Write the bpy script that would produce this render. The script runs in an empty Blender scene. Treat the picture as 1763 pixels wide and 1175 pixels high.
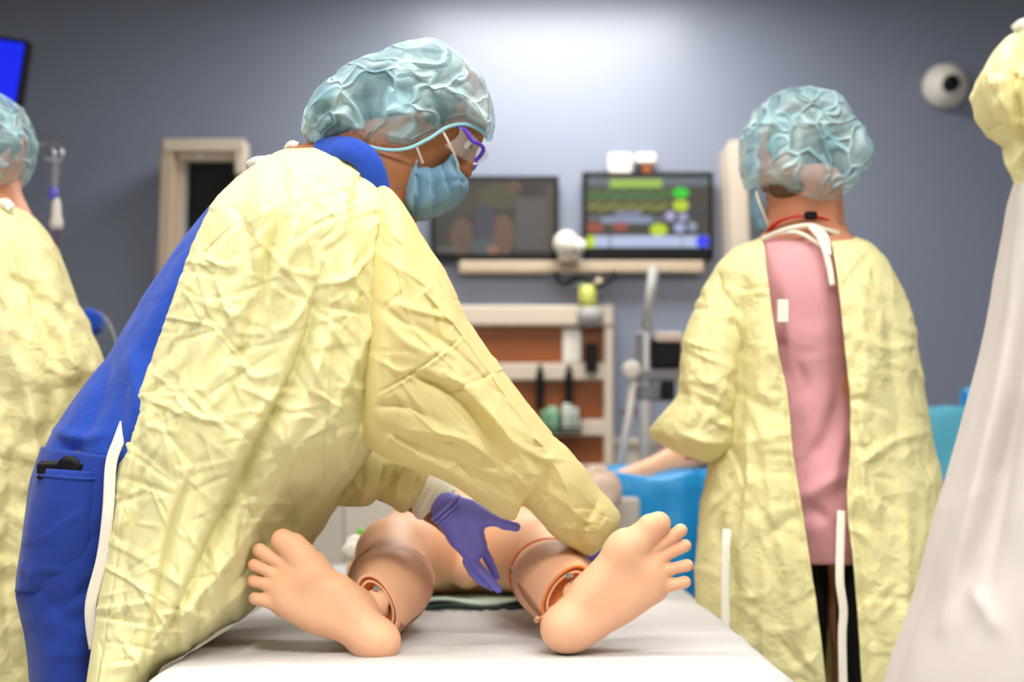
import bpy, math, random
import numpy as np
from mathutils import Vector, Matrix

# ------------------------------------------------------------------ camera, light, exposure
F = 2449.0            # focal length in pixels (50 mm on a 36 mm sensor, 1763 px wide)
CX, HY, CAMZ = 881.5, 767.0, 1.02
sc = bpy.context.scene
COL = sc.collection
cam_d = bpy.data.cameras.new('camera')
cam_d.lens = 50.0; cam_d.sensor_width = 36.0
cam_d.shift_y = (HY - 587.5) / 1763.0
cam_d.clip_start = 0.05; cam_d.clip_end = 50
cam_d.dof.use_dof = True
cam_d.dof.focus_distance = 2.21
cam_d.dof.aperture_fstop = 2.5
cam = bpy.data.objects.new('camera', cam_d); COL.objects.link(cam)
cam.location = (0, 0, CAMZ); cam.rotation_euler = (math.pi/2, 0, 0)
sc.camera = cam
sc.view_settings.view_transform = 'Standard'
sc.view_settings.look = 'None'
sc.view_settings.gamma = 1.0
sc.view_settings.use_curve_mapping = False
sc.view_settings.exposure = 0.0
w = bpy.data.worlds.new('world'); sc.world = w; w.use_nodes = True
w.node_tree.nodes['Background'].inputs[0].default_value = (0.8, 0.86, 1.0, 1)
w.node_tree.nodes['Background'].inputs[1].default_value = 0.25
# ceiling troffers: (x, y, strength)
PANELS = [(0.19, 5.2, 27.0), (-0.9, 2.0, 16.5), (0.9, 2.0, 16.5), (0.0, 0.2, 31.0), (-2.0, 0.0, 24.0), (2.0, 0.0, 24.0)]
PANEL_COL = (1.0, 0.965, 0.90)
ROOM = (-3.4, 3.4, -2.2, 6.0, 3.0)

# ------------------------------------------------------------------ helpers
def S(c):     # sRGB 0-255 to linear
    r = []
    for v in c[:3]:
        v = v/255.0
        r.append(v/12.92 if v <= 0.04045 else ((v+0.055)/1.055)**2.4)
    return (r[0], r[1], r[2], 1.0)

def P(px, py, Y):
    return Vector(((px-CX)/F*Y, Y, CAMZ + (HY-py)/F*Y))

def r_(px, Y):      # a length of px pixels at distance Y, in metres
    return px/F*Y

def mat(name, col, rough=0.6, metal=0.0, bumps=(), sss=0.0, transl=0.0, mottle=0.0, mscale=6.0, emit=None, estr=0.0,
        alpha=1.0, sheen=0.0, spec=0.5, coat=0.0, weave=0.0):
    m = bpy.data.materials.new(name); m.use_nodes = True
    nt = m.node_tree; N = nt.nodes; L = nt.links
    b = N['Principled BSDF']; out = N['Material Output']
    c = S(col)
    b.inputs['Base Color'].default_value = c
    b.inputs['Roughness'].default_value = rough
    b.inputs['Metallic'].default_value = metal
    b.inputs['Specular IOR Level'].default_value = spec
    if coat: b.inputs['Coat Weight'].default_value = coat; b.inputs['Coat Roughness'].default_value = 0.22
    if sheen: b.inputs['Sheen Weight'].default_value = sheen
    if sss:
        b.inputs['Subsurface Weight'].default_value = sss
        b.inputs['Subsurface Radius'].default_value = (0.02, 0.009, 0.005)
        b.inputs['Subsurface Scale'].default_value = 0.5
    if alpha < 1: b.inputs['Alpha'].default_value = alpha
    if emit:
        b.inputs['Emission Color'].default_value = S(emit)
        b.inputs['Emission Strength'].default_value = estr
    tc = N.new('ShaderNodeTexCoord')
    if mottle:
        n = N.new('ShaderNodeTexNoise'); n.inputs['Scale'].default_value = mscale; n.inputs['Detail'].default_value = 4
        L.new(tc.outputs['Object'], n.inputs['Vector'])
        mx = N.new('ShaderNodeMix'); mx.data_type = 'RGBA'
        d = tuple(max(0, v*(1-mottle)) for v in c[:3]) + (1,)
        u = tuple(min(1, v*(1+mottle*0.5)) for v in c[:3]) + (1,)
        mx.inputs[6].default_value = d; mx.inputs[7].default_value = u
        L.new(n.outputs['Fac'], mx.inputs[0]); L.new(mx.outputs[2], b.inputs['Base Color'])
    prev = None
    for (kind, scale, strength, dist) in bumps:
        if kind == 'noise':
            t = N.new('ShaderNodeTexNoise'); t.inputs['Scale'].default_value = scale; t.inputs['Detail'].default_value = 5
            L.new(tc.outputs['Object'], t.inputs['Vector']); o = t.outputs['Fac']
        elif kind == 'ridge':
            t = N.new('ShaderNodeTexNoise'); t.noise_type = 'RIDGED_MULTIFRACTAL'
            t.inputs['Scale'].default_value = scale; t.inputs['Detail'].default_value = 2
            L.new(tc.outputs['Object'], t.inputs['Vector']); o = t.outputs['Fac']
        elif kind == 'crumple':
            q = N.new('ShaderNodeTexNoise'); q.inputs['Scale'].default_value = scale*0.6; q.inputs['Detail'].default_value = 1
            L.new(tc.outputs['Object'], q.inputs['Vector'])
            vm = N.new('ShaderNodeVectorMath'); vm.operation = 'MULTIPLY_ADD'
            vm.inputs[1].default_value = (0.14, 0.14, 0.14)
            L.new(q.outputs['Color'], vm.inputs[0]); L.new(tc.outputs['Object'], vm.inputs[2])
            t = N.new('ShaderNodeTexVoronoi'); t.feature = 'F1'; t.inputs['Scale'].default_value = scale
            L.new(vm.outputs[0], t.inputs['Vector']); o = t.outputs['Distance']
        else:  # wave
            t = N.new('ShaderNodeTexWave'); t.inputs['Scale'].default_value = scale
            t.bands_direction = kind[-1].upper(); t.inputs['Distortion'].default_value = 1.0
            L.new(tc.outputs['Object'], t.inputs['Vector']); o = t.outputs['Fac']
        bp = N.new('ShaderNodeBump'); bp.inputs['Strength'].default_value = strength; bp.inputs['Distance'].default_value = dist
        L.new(o, bp.inputs['Height'])
        if prev: L.new(prev.outputs[0], bp.inputs['Normal'])
        prev = bp
    if prev: L.new(prev.outputs[0], b.inputs['Normal'])
    if transl:
        tr = N.new('ShaderNodeBsdfTranslucent')
        tr.inputs['Color'].default_value = (c[0]*1.0, c[1]*0.93, c[2]*0.62, 1)
        if prev: L.new(prev.outputs[0], tr.inputs['Normal'])
        ms = N.new('ShaderNodeMixShader'); ms.inputs[0].default_value = transl
        L.new(b.outputs[0], ms.inputs[1]); L.new(tr.outputs[0], ms.inputs[2]); L.new(ms.outputs[0], out.inputs[0])
    return m

def mat_cap(name, col, amin=0.35, amax=0.85, scale=9.0):
    """thin crinkled non-woven cap: partly see-through, denser along its creases"""
    m = bpy.data.materials.new(name); m.use_nodes = True
    nt = m.node_tree; N = nt.nodes; L = nt.links; b = N['Principled BSDF']
    b.inputs['Roughness'].default_value = 0.45
    tc = N.new('ShaderNodeTexCoord')
    q = N.new('ShaderNodeTexNoise'); q.inputs['Scale'].default_value = 7; q.inputs['Detail'].default_value = 2
    L.new(tc.outputs['Object'], q.inputs['Vector'])
    vm = N.new('ShaderNodeVectorMath'); vm.operation = 'MULTIPLY_ADD'; vm.inputs[1].default_value = (0.25, 0.25, 0.25)
    L.new(q.outputs['Color'], vm.inputs[0]); L.new(tc.outputs['Object'], vm.inputs[2])
    v = N.new('ShaderNodeTexVoronoi'); v.feature = 'DISTANCE_TO_EDGE'; v.inputs['Scale'].default_value = scale
    L.new(vm.outputs[0], v.inputs['Vector'])
    rp = N.new('ShaderNodeMapRange'); rp.inputs['From Min'].default_value = 0.0; rp.inputs['From Max'].default_value = 0.13
    rp.inputs['To Min'].default_value = 1.0; rp.inputs['To Max'].default_value = 0.0
    L.new(v.outputs['Distance'], rp.inputs['Value'])
    n2 = N.new('ShaderNodeTexNoise'); n2.inputs['Scale'].default_value = 12; n2.inputs['Detail'].default_value = 5
    L.new(vm.outputs[0], n2.inputs['Vector'])
    ad = N.new('ShaderNodeMath'); ad.operation = 'MULTIPLY_ADD'; ad.inputs[1].default_value = 0.62
    L.new(rp.outputs[0], ad.inputs[0]); 
    n3 = N.new('ShaderNodeMapRange'); n3.inputs['From Min'].default_value = 0.35; n3.inputs['From Max'].default_value = 0.68
    L.new(n2.outputs['Fac'], n3.inputs['Value'])
    n4 = N.new('ShaderNodeMath'); n4.operation = 'MULTIPLY'; n4.inputs[1].default_value = 0.42
    L.new(n3.outputs[0], n4.inputs[0]); L.new(n4.outputs[0], ad.inputs[2])
    al = N.new('ShaderNodeMapRange'); al.inputs['To Min'].default_value = amin; al.inputs['To Max'].default_value = amax
    L.new(ad.outputs[0], al.inputs['Value'])
    L.new(al.outputs[0], b.inputs['Alpha'])
    mx = N.new('ShaderNodeMix'); mx.data_type = 'RGBA'
    mx.inputs[6].default_value = S(col); mx.inputs[7].default_value = S((198, 226, 232))
    L.new(n3.outputs[0], mx.inputs[0]); L.new(mx.outputs[2], b.inputs['Base Color'])
    bp = N.new('ShaderNodeBump'); bp.inputs['Strength'].default_value = 0.9; bp.inputs['Distance'].default_value = 0.012
    L.new(ad.outputs[0], bp.inputs['Height']); L.new(bp.outputs[0], b.inputs['Normal'])
    return m

def orient_out(me):
    me.calc_loop_triangles(); n = len(me.loop_triangles); t = np.empty(n*3, np.int32); me.loop_triangles.foreach_get('vertices', t); t = t.reshape(-1, 3)
    v = np.empty(len(me.vertices)*3); me.vertices.foreach_get('co', v); v = v.reshape(-1, 3); v = v-v.mean(0)
    if np.einsum('ij,ij->i', v[t[:, 0]], np.cross(v[t[:, 1]], v[t[:, 2]])).sum() < 0: me.flip_normals()

def link(name, verts, faces, m, parent=None, smooth=True, mats=None, fmat=None, orient=True):
    me = bpy.data.meshes.new(name)
    me.from_pydata([tuple(v) for v in verts] if not isinstance(verts, np.ndarray) else verts.tolist(), [],
                   faces if not isinstance(faces, np.ndarray) else faces.tolist())
    o = bpy.data.objects.new(name, me); COL.objects.link(o)
    for mm in (mats or [m]): me.materials.append(mm)
    if orient: orient_out(me)
    if fmat is not None:
        me.polygons.foreach_set('material_index', fmat)
    if smooth: me.polygons.foreach_set('use_smooth', [True]*len(me.polygons))
    me.update()
    if parent: o.parent = parent; o.matrix_parent_inverse = Matrix.Translation(parent.matrix_world.translation).inverted() if False else Matrix.Identity(4)
    if parent: o.location = -world_loc(parent)
    return o

def world_loc(o):
    v = Vector((0, 0, 0))
    while o is not None:
        v += o.location; o = o.parent
    return v

def thing(name, label, cat, loc=(0, 0, 0), group=None):
    o = bpy.data.objects.new(name, None); COL.objects.link(o)
    o.location = loc; o.empty_display_size = 0.1
    tag(o, label, cat, group); return o

def tag(o, label=None, cat=None, group=None, kind=None):
    if label: o['label'] = label
    if cat: o['category'] = cat
    if group: o['group'] = group
    if kind: o['kind'] = kind
    return o

class MB:
    """collects boxes, tubes, lathes; build() links them as one mesh object"""
    def __init__(s): s.v = []; s.f = []; s.sm = []
    def add(s, vs, fs, sm=False):
        k = len(s.v); s.v += [Vector(v) for v in vs]; s.f += [tuple(i+k for i in f) for f in fs]; s.sm += [sm]*len(fs); return s
    def box(s, c, d, rot=None, bev=0.0):
        c = Vector(c); x, y, z = d[0]/2, d[1]/2, d[2]/2
        b = min(bev, x*0.49, y*0.49, z*0.49)
        R = rot or Matrix.Identity(3)
        if b <= 0:
            vs = [(sx*x, sy*y, sz*z) for sx in (-1, 1) for sy in (-1, 1) for sz in (-1, 1)]
            fs = [(0,1,3,2),(4,6,7,5),(0,4,5,1),(2,3,7,6),(0,2,6,4),(1,5,7,3)]
            return s.add([c+R@Vector(v) for v in vs], fs)
        # chamfered box through stacked rounded rectangles
        def ring(hx, hy, zz):
            return [(hx-b, -hy, zz), (hx, -hy+b, zz), (hx, hy-b, zz), (hx-b, hy, zz), (-hx+b, hy, zz), (-hx, hy-b, zz), (-hx, -hy+b, zz), (-hx+b, -hy, zz)]
        rs = [ring(x-b, y-b, -z), ring(x, y, -z+b), ring(x, y, z-b), ring(x-b, y-b, z)]
        vs = [c+R@Vector(v) for r in rs for v in r]
        fs = []
        for k in range(3):
            for i in range(8):
                j = (i+1) % 8; fs.append((k*8+i, k*8+j, k*8+8+j, k*8+8+i))
        fs.append(tuple(range(7, -1, -1))); fs.append(tuple(range(24, 32)))
        return s.add(vs, fs)
    def tube(s, pts, rad, n=10, flat=1.0, up=None, closed=False):
        pts = [Vector(p) for p in pts]; m = len(pts)
        rads = rad if isinstance(rad, (list, tuple)) else [rad]*m
        vs = []; prev = None
        for i, p in enumerate(pts):
            a = pts[max(i-1, 0)] if not closed else pts[(i-1) % m]
            c = pts[min(i+1, m-1)] if not closed else pts[(i+1) % m]
            t = (c-a).normalized()
            if up is not None: u = Vector(up)
            elif prev is None: u = Vector((0, 0, 1)) if abs(t.z) < 0.9 else Vector((1, 0, 0))
            else: u = prev
            n1 = (u - t*u.dot(t)).normalized(); prev = n1; n2 = t.cross(n1)
            for k in range(n):
                an = 2*math.pi*k/n
                vs.append(p + n1*math.cos(an)*rads[i]*flat + n2*math.sin(an)*rads[i])
        fs = []
        for i in range(m if closed else m-1):
            for k in range(n):
                a = i*n+k; b2 = i*n+(k+1) % n; j = ((i+1) % m)*n
                fs.append((a, b2, j+(k+1) % n, j+k))
        if not closed:
            fs.append(tuple(range(n-1, -1, -1))); fs.append(tuple((m-1)*n+k for k in range(n)))
        return s.add(vs, fs, True)
    def lathe(s, prof, c, axis='z', n=32):
        c = Vector(c); vs = []
        for (r, h) in prof:
            for k in range(n):
                a = 2*math.pi*k/n
                q = {'z': (r*math.cos(a), r*math.sin(a), h), 'y': (r*math.cos(a), h, r*math.sin(a)), 'x': (h, r*math.cos(a), r*math.sin(a))}[axis]
                vs.append(c+Vector(q))
        fs = []
        for i in range(len(prof)-1):
            for k in range(n):
                fs.append((i*n+k, i*n+(k+1) % n, (i+1)*n+(k+1) % n, (i+1)*n+k))
        fs.append(tuple(range(n-1, -1, -1))); fs.append(tuple((len(prof)-1)*n+k for k in range(n)))
        return s.add(vs, fs, True)
    def build(s, name, m, parent=None):
        o = link(name, s.v, s.f, m, parent, smooth=False)
        o.data.polygons.foreach_set('use_smooth', s.sm)
        return o

def smooth_path(pts, n=8):
    pts = [Vector(p) for p in pts]; out = []
    for i in range(len(pts)-1):
        p0 = pts[max(i-1, 0)]; p1 = pts[i]; p2 = pts[i+1]; p3 = pts[min(i+2, len(pts)-1)]
        for k in range(n):
            t = k/n
            out.append(0.5*((2*p1)+(-p0+p2)*t+(2*p0-5*p1+4*p2-p3)*t*t+(-p0+3*p1-3*p2+p3)*t**3))
    out.append(pts[-1]); return out

def cr(ctrl, n):
    """Catmull-Rom sample of rows of numbers, n samples, by index parameter weighted with chord length"""
    A = np.array(ctrl, float); m = len(A)
    d = np.sqrt(((A[1:, :4]-A[:-1, :4])**2).sum(1)); cum = np.concatenate([[0], np.cumsum(np.maximum(d, 1e-3))])
    t = np.linspace(0, cum[-1], n); out = np.zeros((n, A.shape[1]))
    # monotone-ish cubic Hermite
    M = np.zeros_like(A)
    for i in range(m):
        if i == 0: M[i] = (A[1]-A[0])/(cum[1]-cum[0])
        elif i == m-1: M[i] = (A[-1]-A[-2])/(cum[-1]-cum[-2])
        else:
            M[i] = (A[i+1]-A[i-1])/(cum[i+1]-cum[i-1])
    idx = np.clip(np.searchsorted(cum, t, side='right')-1, 0, m-2)
    for k in range(n):
        i = idx[k]; h = cum[i+1]-cum[i]; s = (t[k]-cum[i])/h
        out[k] = (2*s**3-3*s**2+1)*A[i] + (s**3-2*s**2+s)*h*M[i] + (-2*s**3+3*s**2)*A[i+1] + (s**3-s**2)*h*M[i+1]
    return out

def rand_creases(seed, n, box, amp=0.004, lmin=20, lmax=90, wmin=4, wmax=14, ang=None, spread=math.pi):
    rg = np.random.RandomState(seed); x0, y0, x1, y1 = box
    c = np.stack([rg.uniform(x0, x1, n), rg.uniform(y0, y1, n)], 1)
    a = rg.uniform(0, math.pi, n) if ang is None else ang + rg.normal(0, spread, n)
    l = rg.uniform(lmin, lmax, n); wd = rg.uniform(wmin, wmax, n)
    am = amp*rg.uniform(0.3, 1.0, n)*np.where(rg.rand(n) < 0.62, 1, -1)
    return (c, a, l, wd, am)

def crease_height(U, V, cs):
    h = np.zeros_like(U)
    for (c, a, l, wd, am) in cs:
        for k in range(len(l)):
            dx = U-c[k, 0]; dy = V-c[k, 1]
            ca, sa = math.cos(a[k]), math.sin(a[k])
            s = dx*ca+dy*sa; q = -dx*sa+dy*ca
            msk = (np.abs(s) < l[k]*1.0) & (np.abs(q) < wd[k]*2.2)
            if not msk.any(): continue
            s = s[msk]/l[k]; q = q[msk]/wd[k]
            # a sharp ridge whose two flanks fall at different rates
            tri = np.where(q > 0, np.maximum(0, 1-q), np.maximum(0, 1+q/2.2))
            h[msk] += am[k]*tri*(1-s*s)
    return h

def fold_height(U, V, folds):
    """folds: list of (points, width_px, amp_m[, width2]) ; negative amp = valley"""
    h = np.zeros_like(U)
    for fo in folds:
        pts, wd, am = fo[0], fo[1], fo[2]; w2 = fo[3] if len(fo) > 3 else wd
        best = np.full(U.shape, 1e9); side = np.zeros_like(U); tt = np.zeros_like(U)
        n = len(pts)-1
        pp = np.array(cr([list(p)+[0, 0] for p in pts], max(8, 6*n)))[:, :2] if n > 1 else np.array(pts, float)
        m = len(pp)-1
        for i in range(m):
            ax, ay = pp[i]; bx, by = pp[i+1]; ex, ey = bx-ax, by-ay; L2 = ex*ex+ey*ey+1e-9
            t = np.clip(((U-ax)*ex+(V-ay)*ey)/L2, 0, 1)
            dx = U-ax-t*ex; dy = V-ay-t*ey; d = np.sqrt(dx*dx+dy*dy)
            mk = d < best
            best[mk] = d[mk]; side[mk] = np.sign(ex*dy-ey*dx)[mk]; tt[mk] = ((i+t)/m)[mk]
        wv = np.where(side > 0, w2, wd)
        prof = np.exp(-(best/wv)**1.6)
        h += am*prof*np.sin(np.pi*np.clip(tt*0.94+0.03, 0, 1))**0.6
    return h

def loft(name, rows, m, parent, N=80, M=96, p=2.0, open_=None, folds=(), creases=(), drape=None, cap0=True, cap1=True, solid=0.0, yadd=None):
    """A garment or limb as stacked sections. A row is (Ax,Ay,Bx,By,Yc,T[,us,ue]): two silhouette points in the photo's frame, the
    distance of the section's middle and its half depth. open_: None closed; 'left'/'back' leaves the slit given by us, ue."""
    R = cr(rows, N)
    vs = np.zeros((N, M, 3)); 
    rs = np.linspace(0, 1, M, endpoint=(open_ is not None))
    UU = np.zeros((N, M)); VV = np.zeros((N, M)); SI = np.zeros((N, M)); CO = np.zeros((N, M)); TT = np.zeros((N, M)); YC = np.zeros((N, M))
    for i in range(N):
        Ax, Ay, Bx, By, Yc, T = R[i, :6]
        if open_ is None: a = math.pi/2 - rs*2*math.pi
        else:
            us, ue = np.clip(R[i, 6], -0.999, 0.999), np.clip(R[i, 7], -0.999, 0.999)
            a0 = math.acos(us)
            a1 = -math.acos(ue) if open_ == 'left' else -(2*math.pi-math.acos(ue))
            a = a0+(a1-a0)*rs
        c = np.cos(a); s = np.sin(a)
        u = np.sign(c)*np.abs(c)**(2/p); q = np.sign(s)*np.abs(s)**(2/p)
        UU[i] = (Ax+Bx)/2+(Bx-Ax)/2*u; VV[i] = (Ay+By)/2+(By-Ay)/2*u
        SI[i] = q; CO[i] = u; TT[i] = T; YC[i] = Yc
    h = np.zeros_like(UU)
    if len(folds): h += fold_height(UU, VV, folds)
    if len(creases): h += crease_height(UU, VV, creases)
    if drape is not None: h += drape(UU, VV, CO, SI)
    near = np.clip(SI*1.6+0.25, 0, 1) if True else 1
    farw = np.clip(-SI*1.6+0.25, 0, 1)
    Y = YC - SI*TT - h*near + h*0.5*farw
    if yadd is not None: ya = yadd(UU, VV); Y = Y+ya; YC = YC+ya
    # near half keeps its projected place, far half is a plain ellipse about the middle
    Yp = np.where(SI > 0, Y, YC)
    X = (UU-CX)/F*Yp; Z = CAMZ+(HY-VV)/F*Yp
    X = X + h*CO*0.5
    vs = np.stack([X, Y, Z], 2).reshape(-1, 3)
    fs = []
    mm = M if open_ is None else M-1
    for i in range(N-1):
        for k in range(mm):
            k2 = (k+1) % M
            fs.append((i*M+k, (i+1)*M+k, (i+1)*M+k2, i*M+k2))
    if open_ is None:
        if cap0: fs.append(tuple(range(M)))
        if cap1: fs.append(tuple((N-1)*M+k for k in range(M-1, -1, -1)))
    o = link(name, vs, fs, m, parent)
    if solid:
        md = o.modifiers.new('cloth', 'SOLIDIFY'); md.thickness = solid; md.offset = -1
    return o

# ------------------------------------------------------------------ implicit surfaces
def cap_(a, b, ra, rb=None, k=0.02): return ('cap', np.array(a, float), np.array(b, float), ra, ra if rb is None else rb, k, None)
def ell_(c, r, R=None, k=0.02): return ('ell', np.array(c, float), np.array(r, float), None if R is None else np.array(R, float), 0, k, None)
def sub(pr): return pr[:6]+('sub',)

def sd_poly(U, V, poly):
    n = len(poly); d = np.full(U.shape, 1e9); ins = np.zeros(U.shape, bool)
    for i in range(n):
        ax, ay = poly[i]; bx, by = poly[(i+1) % n]; ex, ey = bx-ax, by-ay
        t = np.clip(((U-ax)*ex+(V-ay)*ey)/(ex*ex+ey*ey+1e-12), 0, 1)
        d = np.minimum(d, (U-ax-t*ex)**2+(V-ay-t*ey)**2)
        c1 = (ay > V) != (by > V)
        with np.errstate(divide='ignore', invalid='ignore'):
            xi = (bx-ax)*(V-ay)/(by-ay+1e-15)+ax
        ins ^= c1 & (U < xi)
    d = np.sqrt(d); return np.where(ins, -d, d)

def spline_poly(pts, n=5):
    A = np.array(pts, float); m = len(A); out = []
    for i in range(m):
        p0, p1, p2, p3 = A[i-1], A[i], A[(i+1) % m], A[(i+2) % m]
        for k in range(n):
            t = k/n; out.append(0.5*((2*p1)+(-p0+p2)*t+(2*p0-5*p1+4*p2-p3)*t*t+(-p0+3*p1-3*p2+p3)*t**3))
    return [tuple(q) for q in out]

def slab_(poly_px, Y, half, rnd, k=0.02, yfun=None):
    """a rounded plate with the given outline: poly in photo pixels at distance Y; half thickness, edge rounding"""
    poly = [((x-CX)/F*Y, CAMZ+(HY-y)/F*Y) for x, y in poly_px]
    return ('slab', poly, Y, half, rnd, k, yfun)

def puff_(poly_px, Y, H, R, k=0.02, pw=3.0):
    poly = [((x-CX)/F*Y, CAMZ+(HY-y)/F*Y) for x, y in poly_px]
    return ('puff', poly, Y, H, R, k, pw)

def evalp(pr, X, Y, Z):
    t = pr[0]
    if t == 'cap':
        a, b, ra, rb = pr[1:5]; e = b-a; L2 = (e*e).sum()+1e-12
        s = np.clip(((X-a[0])*e[0]+(Y-a[1])*e[1]+(Z-a[2])*e[2])/L2, 0, 1)
        return np.sqrt((X-a[0]-s*e[0])**2+(Y-a[1]-s*e[1])**2+(Z-a[2]-s*e[2])**2)-(ra+s*(rb-ra))
    if t == 'ell':
        c, r, R = pr[1:4]; x, y, z = X-c[0], Y-c[1], Z-c[2]
        if R is not None:
            x, y, z = (R[0][0]*x+R[1][0]*y+R[2][0]*z, R[0][1]*x+R[1][1]*y+R[2][1]*z, R[0][2]*x+R[1][2]*y+R[2][2]*z)
        k0 = np.sqrt((x/r[0])**2+(y/r[1])**2+(z/r[2])**2); k1 = np.sqrt((x/r[0]**2)**2+(y/r[1]**2)**2+(z/r[2]**2)**2)+1e-9
        return k0*(k0-1)/k1
    if t == 'slab':
        d2 = sd_poly(X[:, :1, :], Z[:, :1, :], pr[1]); yc, half, rnd = pr[2:5]
        yy = Y-yc
        if pr[6] is not None: yy = yy-pr[6](X, Z)
        a = d2+rnd; b = np.abs(yy)-half+rnd
        return np.minimum(np.maximum(a, b), 0)+np.sqrt(np.maximum(a, 0)**2+np.maximum(b, 0)**2)-rnd
    if t == 'puff':
        yc, H, R = pr[2:5]
        ypos = np.minimum(Y, yc); d2 = np.minimum(sd_poly(X*yc/ypos, CAMZ+(Z-CAMZ)*yc/ypos, pr[1]), sd_poly(X[:, :1, :], Z[:, :1, :], pr[1]))
        q = 1-np.minimum(-d2/R, 1)
        return ((np.abs(q)**pr[6]+np.abs((Y-yc)/H)**pr[6])**(1/pr[6])-1)*min(H, R)*0.8

def bounds(pr, mg):
    t = pr[0]
    if t == 'cap': r = max(pr[3], pr[4])+mg; return np.minimum(pr[1], pr[2])-r, np.maximum(pr[1], pr[2])+r
    if t == 'ell': r = pr[2].max()+mg; return pr[1]-r, pr[1]+r
    A = np.array(pr[1]); return (np.array([A[:, 0].min()-mg, pr[2]-pr[3]-mg-0.03, A[:, 1].min()-mg]), np.array([A[:, 0].max()+mg, pr[2]+pr[3]+mg+0.03, A[:, 1].max()+mg]))

def axis(lo, hi, st, fine=()):
    out = [lo]; x = lo
    while x < hi:
        s = st
        for (a, b, f) in fine:
            if a-1e-9 <= x < b: s = min(s, f)
        x += s; out.append(x)
    return np.array(out)

def implicit(name, prims, m, parent, res=0.004, fine=None, noise=None, post=None):
    lo = np.min([bounds(q, 0.015)[0] for q in prims], 0); hi = np.max([bounds(q, 0.015)[1] for q in prims], 0)
    fine = fine or [(), (), ()]
    ax = [axis(lo[i], hi[i], res, fine[i]) for i in range(3)]
    Fd = np.full((len(ax[0]), len(ax[1]), len(ax[2])), 1.0, np.float32)
    for pr in prims:
        k = pr[5]; lo1, hi1 = bounds(pr, k+res*3)
        sl = [slice(max(0, np.searchsorted(ax[i], lo1[i])-1), np.searchsorted(ax[i], hi1[i])+1) for i in range(3)]
        X, Y, Z = ax[0][sl[0]][:, None, None], ax[1][sl[1]][None, :, None], ax[2][sl[2]][None, None, :]
        if X.size == 0 or Y.size == 0 or Z.size == 0: continue
        X, Y, Z = np.broadcast_arrays(X, Y, Z)
        d = evalp(pr, X, Y, Z); f = Fd[sl[0], sl[1], sl[2]]
        if pr[0] in ('cap', 'ell') and pr[6] == 'sub':
            h = np.maximum(k-np.abs(f+d), 0)/k; Fd[sl[0], sl[1], sl[2]] = np.maximum(f, -d)+h*h*k*0.25
        else:
            h = np.maximum(k-np.abs(f-d), 0)/k; Fd[sl[0], sl[1], sl[2]] = np.minimum(f, d)-h*h*k*0.25
    vs, fs = nets(Fd, ax)
    if noise is not None: vs = noise(vs)
    o = link(name, vs, fs, m, parent)
    return o

def nets(Fd, ax):
    sg = Fd < 0; nx, ny, nz = Fd.shape
    cnt = np.zeros((nx-1, ny-1, nz-1), np.float32); acc = [np.zeros_like(cnt) for _ in range(3)]
    for d in range(3):
        s0 = [slice(None)]*3; s1 = [slice(None)]*3; s0[d] = slice(0, -1); s1[d] = slice(1, None)
        a, b = Fd[tuple(s0)], Fd[tuple(s1)]; cross = (a < 0) != (b < 0)
        t = np.where(cross, a/(a-b+1e-20), 0).astype(np.float32)
        A = ax[d]; base = A[:-1]; stp = np.diff(A); shp = [1, 1, 1]; shp[d] = -1
        pos = base.reshape(shp)+t*stp.reshape(shp)
        others = [e for e in range(3) if e != d]
        coords = [None]*3; coords[d] = pos
        for e in others:
            sh = [1, 1, 1]; sh[e] = -1; coords[e] = np.broadcast_to(ax[e].reshape(sh), cross.shape)
        for i in (0, 1):
            for j in (0, 1):
                sl = [slice(None)]*3
                sl[others[0]] = slice(i, cross.shape[others[0]]-1+i); sl[others[1]] = slice(j, cross.shape[others[1]]-1+j)
                sl = tuple(sl); c = cross[sl]
                cnt += c
                for e in range(3): acc[e] += np.where(c, coords[e][sl], 0)
    act = cnt > 0; idx = np.full(cnt.shape, -1, np.int64); idx[act] = np.arange(act.sum())
    vs = np.stack([acc[e][act]/cnt[act] for e in range(3)], 1)
    faces = []
    for d in range(3):
        s0 = [slice(1, -1)]*3; s1 = [slice(1, -1)]*3; s0[d] = slice(0, -1); s1[d] = slice(1, None)
        a = sg[tuple(s0)]; b = sg[tuple(s1)]
        ii = np.argwhere(a != b)
        if len(ii) == 0: continue
        o = [e for e in range(3) if e != d]
        fl = a[tuple(ii.T)]
        base = ii.copy(); base[:, o[0]] += 1; base[:, o[1]] += 1
        def cell(da, db):
            q = base.copy(); q[:, o[0]] -= da; q[:, o[1]] -= db
            return idx[q[:, 0], q[:, 1], q[:, 2]]
        q = np.stack([cell(1, 1), cell(0, 1), cell(0, 0), cell(1, 0)], 1)
        if d == 1: fl = ~fl
        q[~fl] = q[~fl][:, ::-1]
        faces.append(q)
    faces = np.concatenate(faces) if faces else np.zeros((0, 4), int)
    faces = faces[(faces >= 0).all(1)]
    return vs, faces

def rotm(fwd, up=(0, 0, 1)):
    f = Vector(fwd).normalized(); u = Vector(up); l = u.cross(f).normalized(); u = f.cross(l)
    return np.array([[f.x, l.x, u.x], [f.y, l.y, u.y], [f.z, l.z, u.z]])   # columns: forward, left, up

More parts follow.
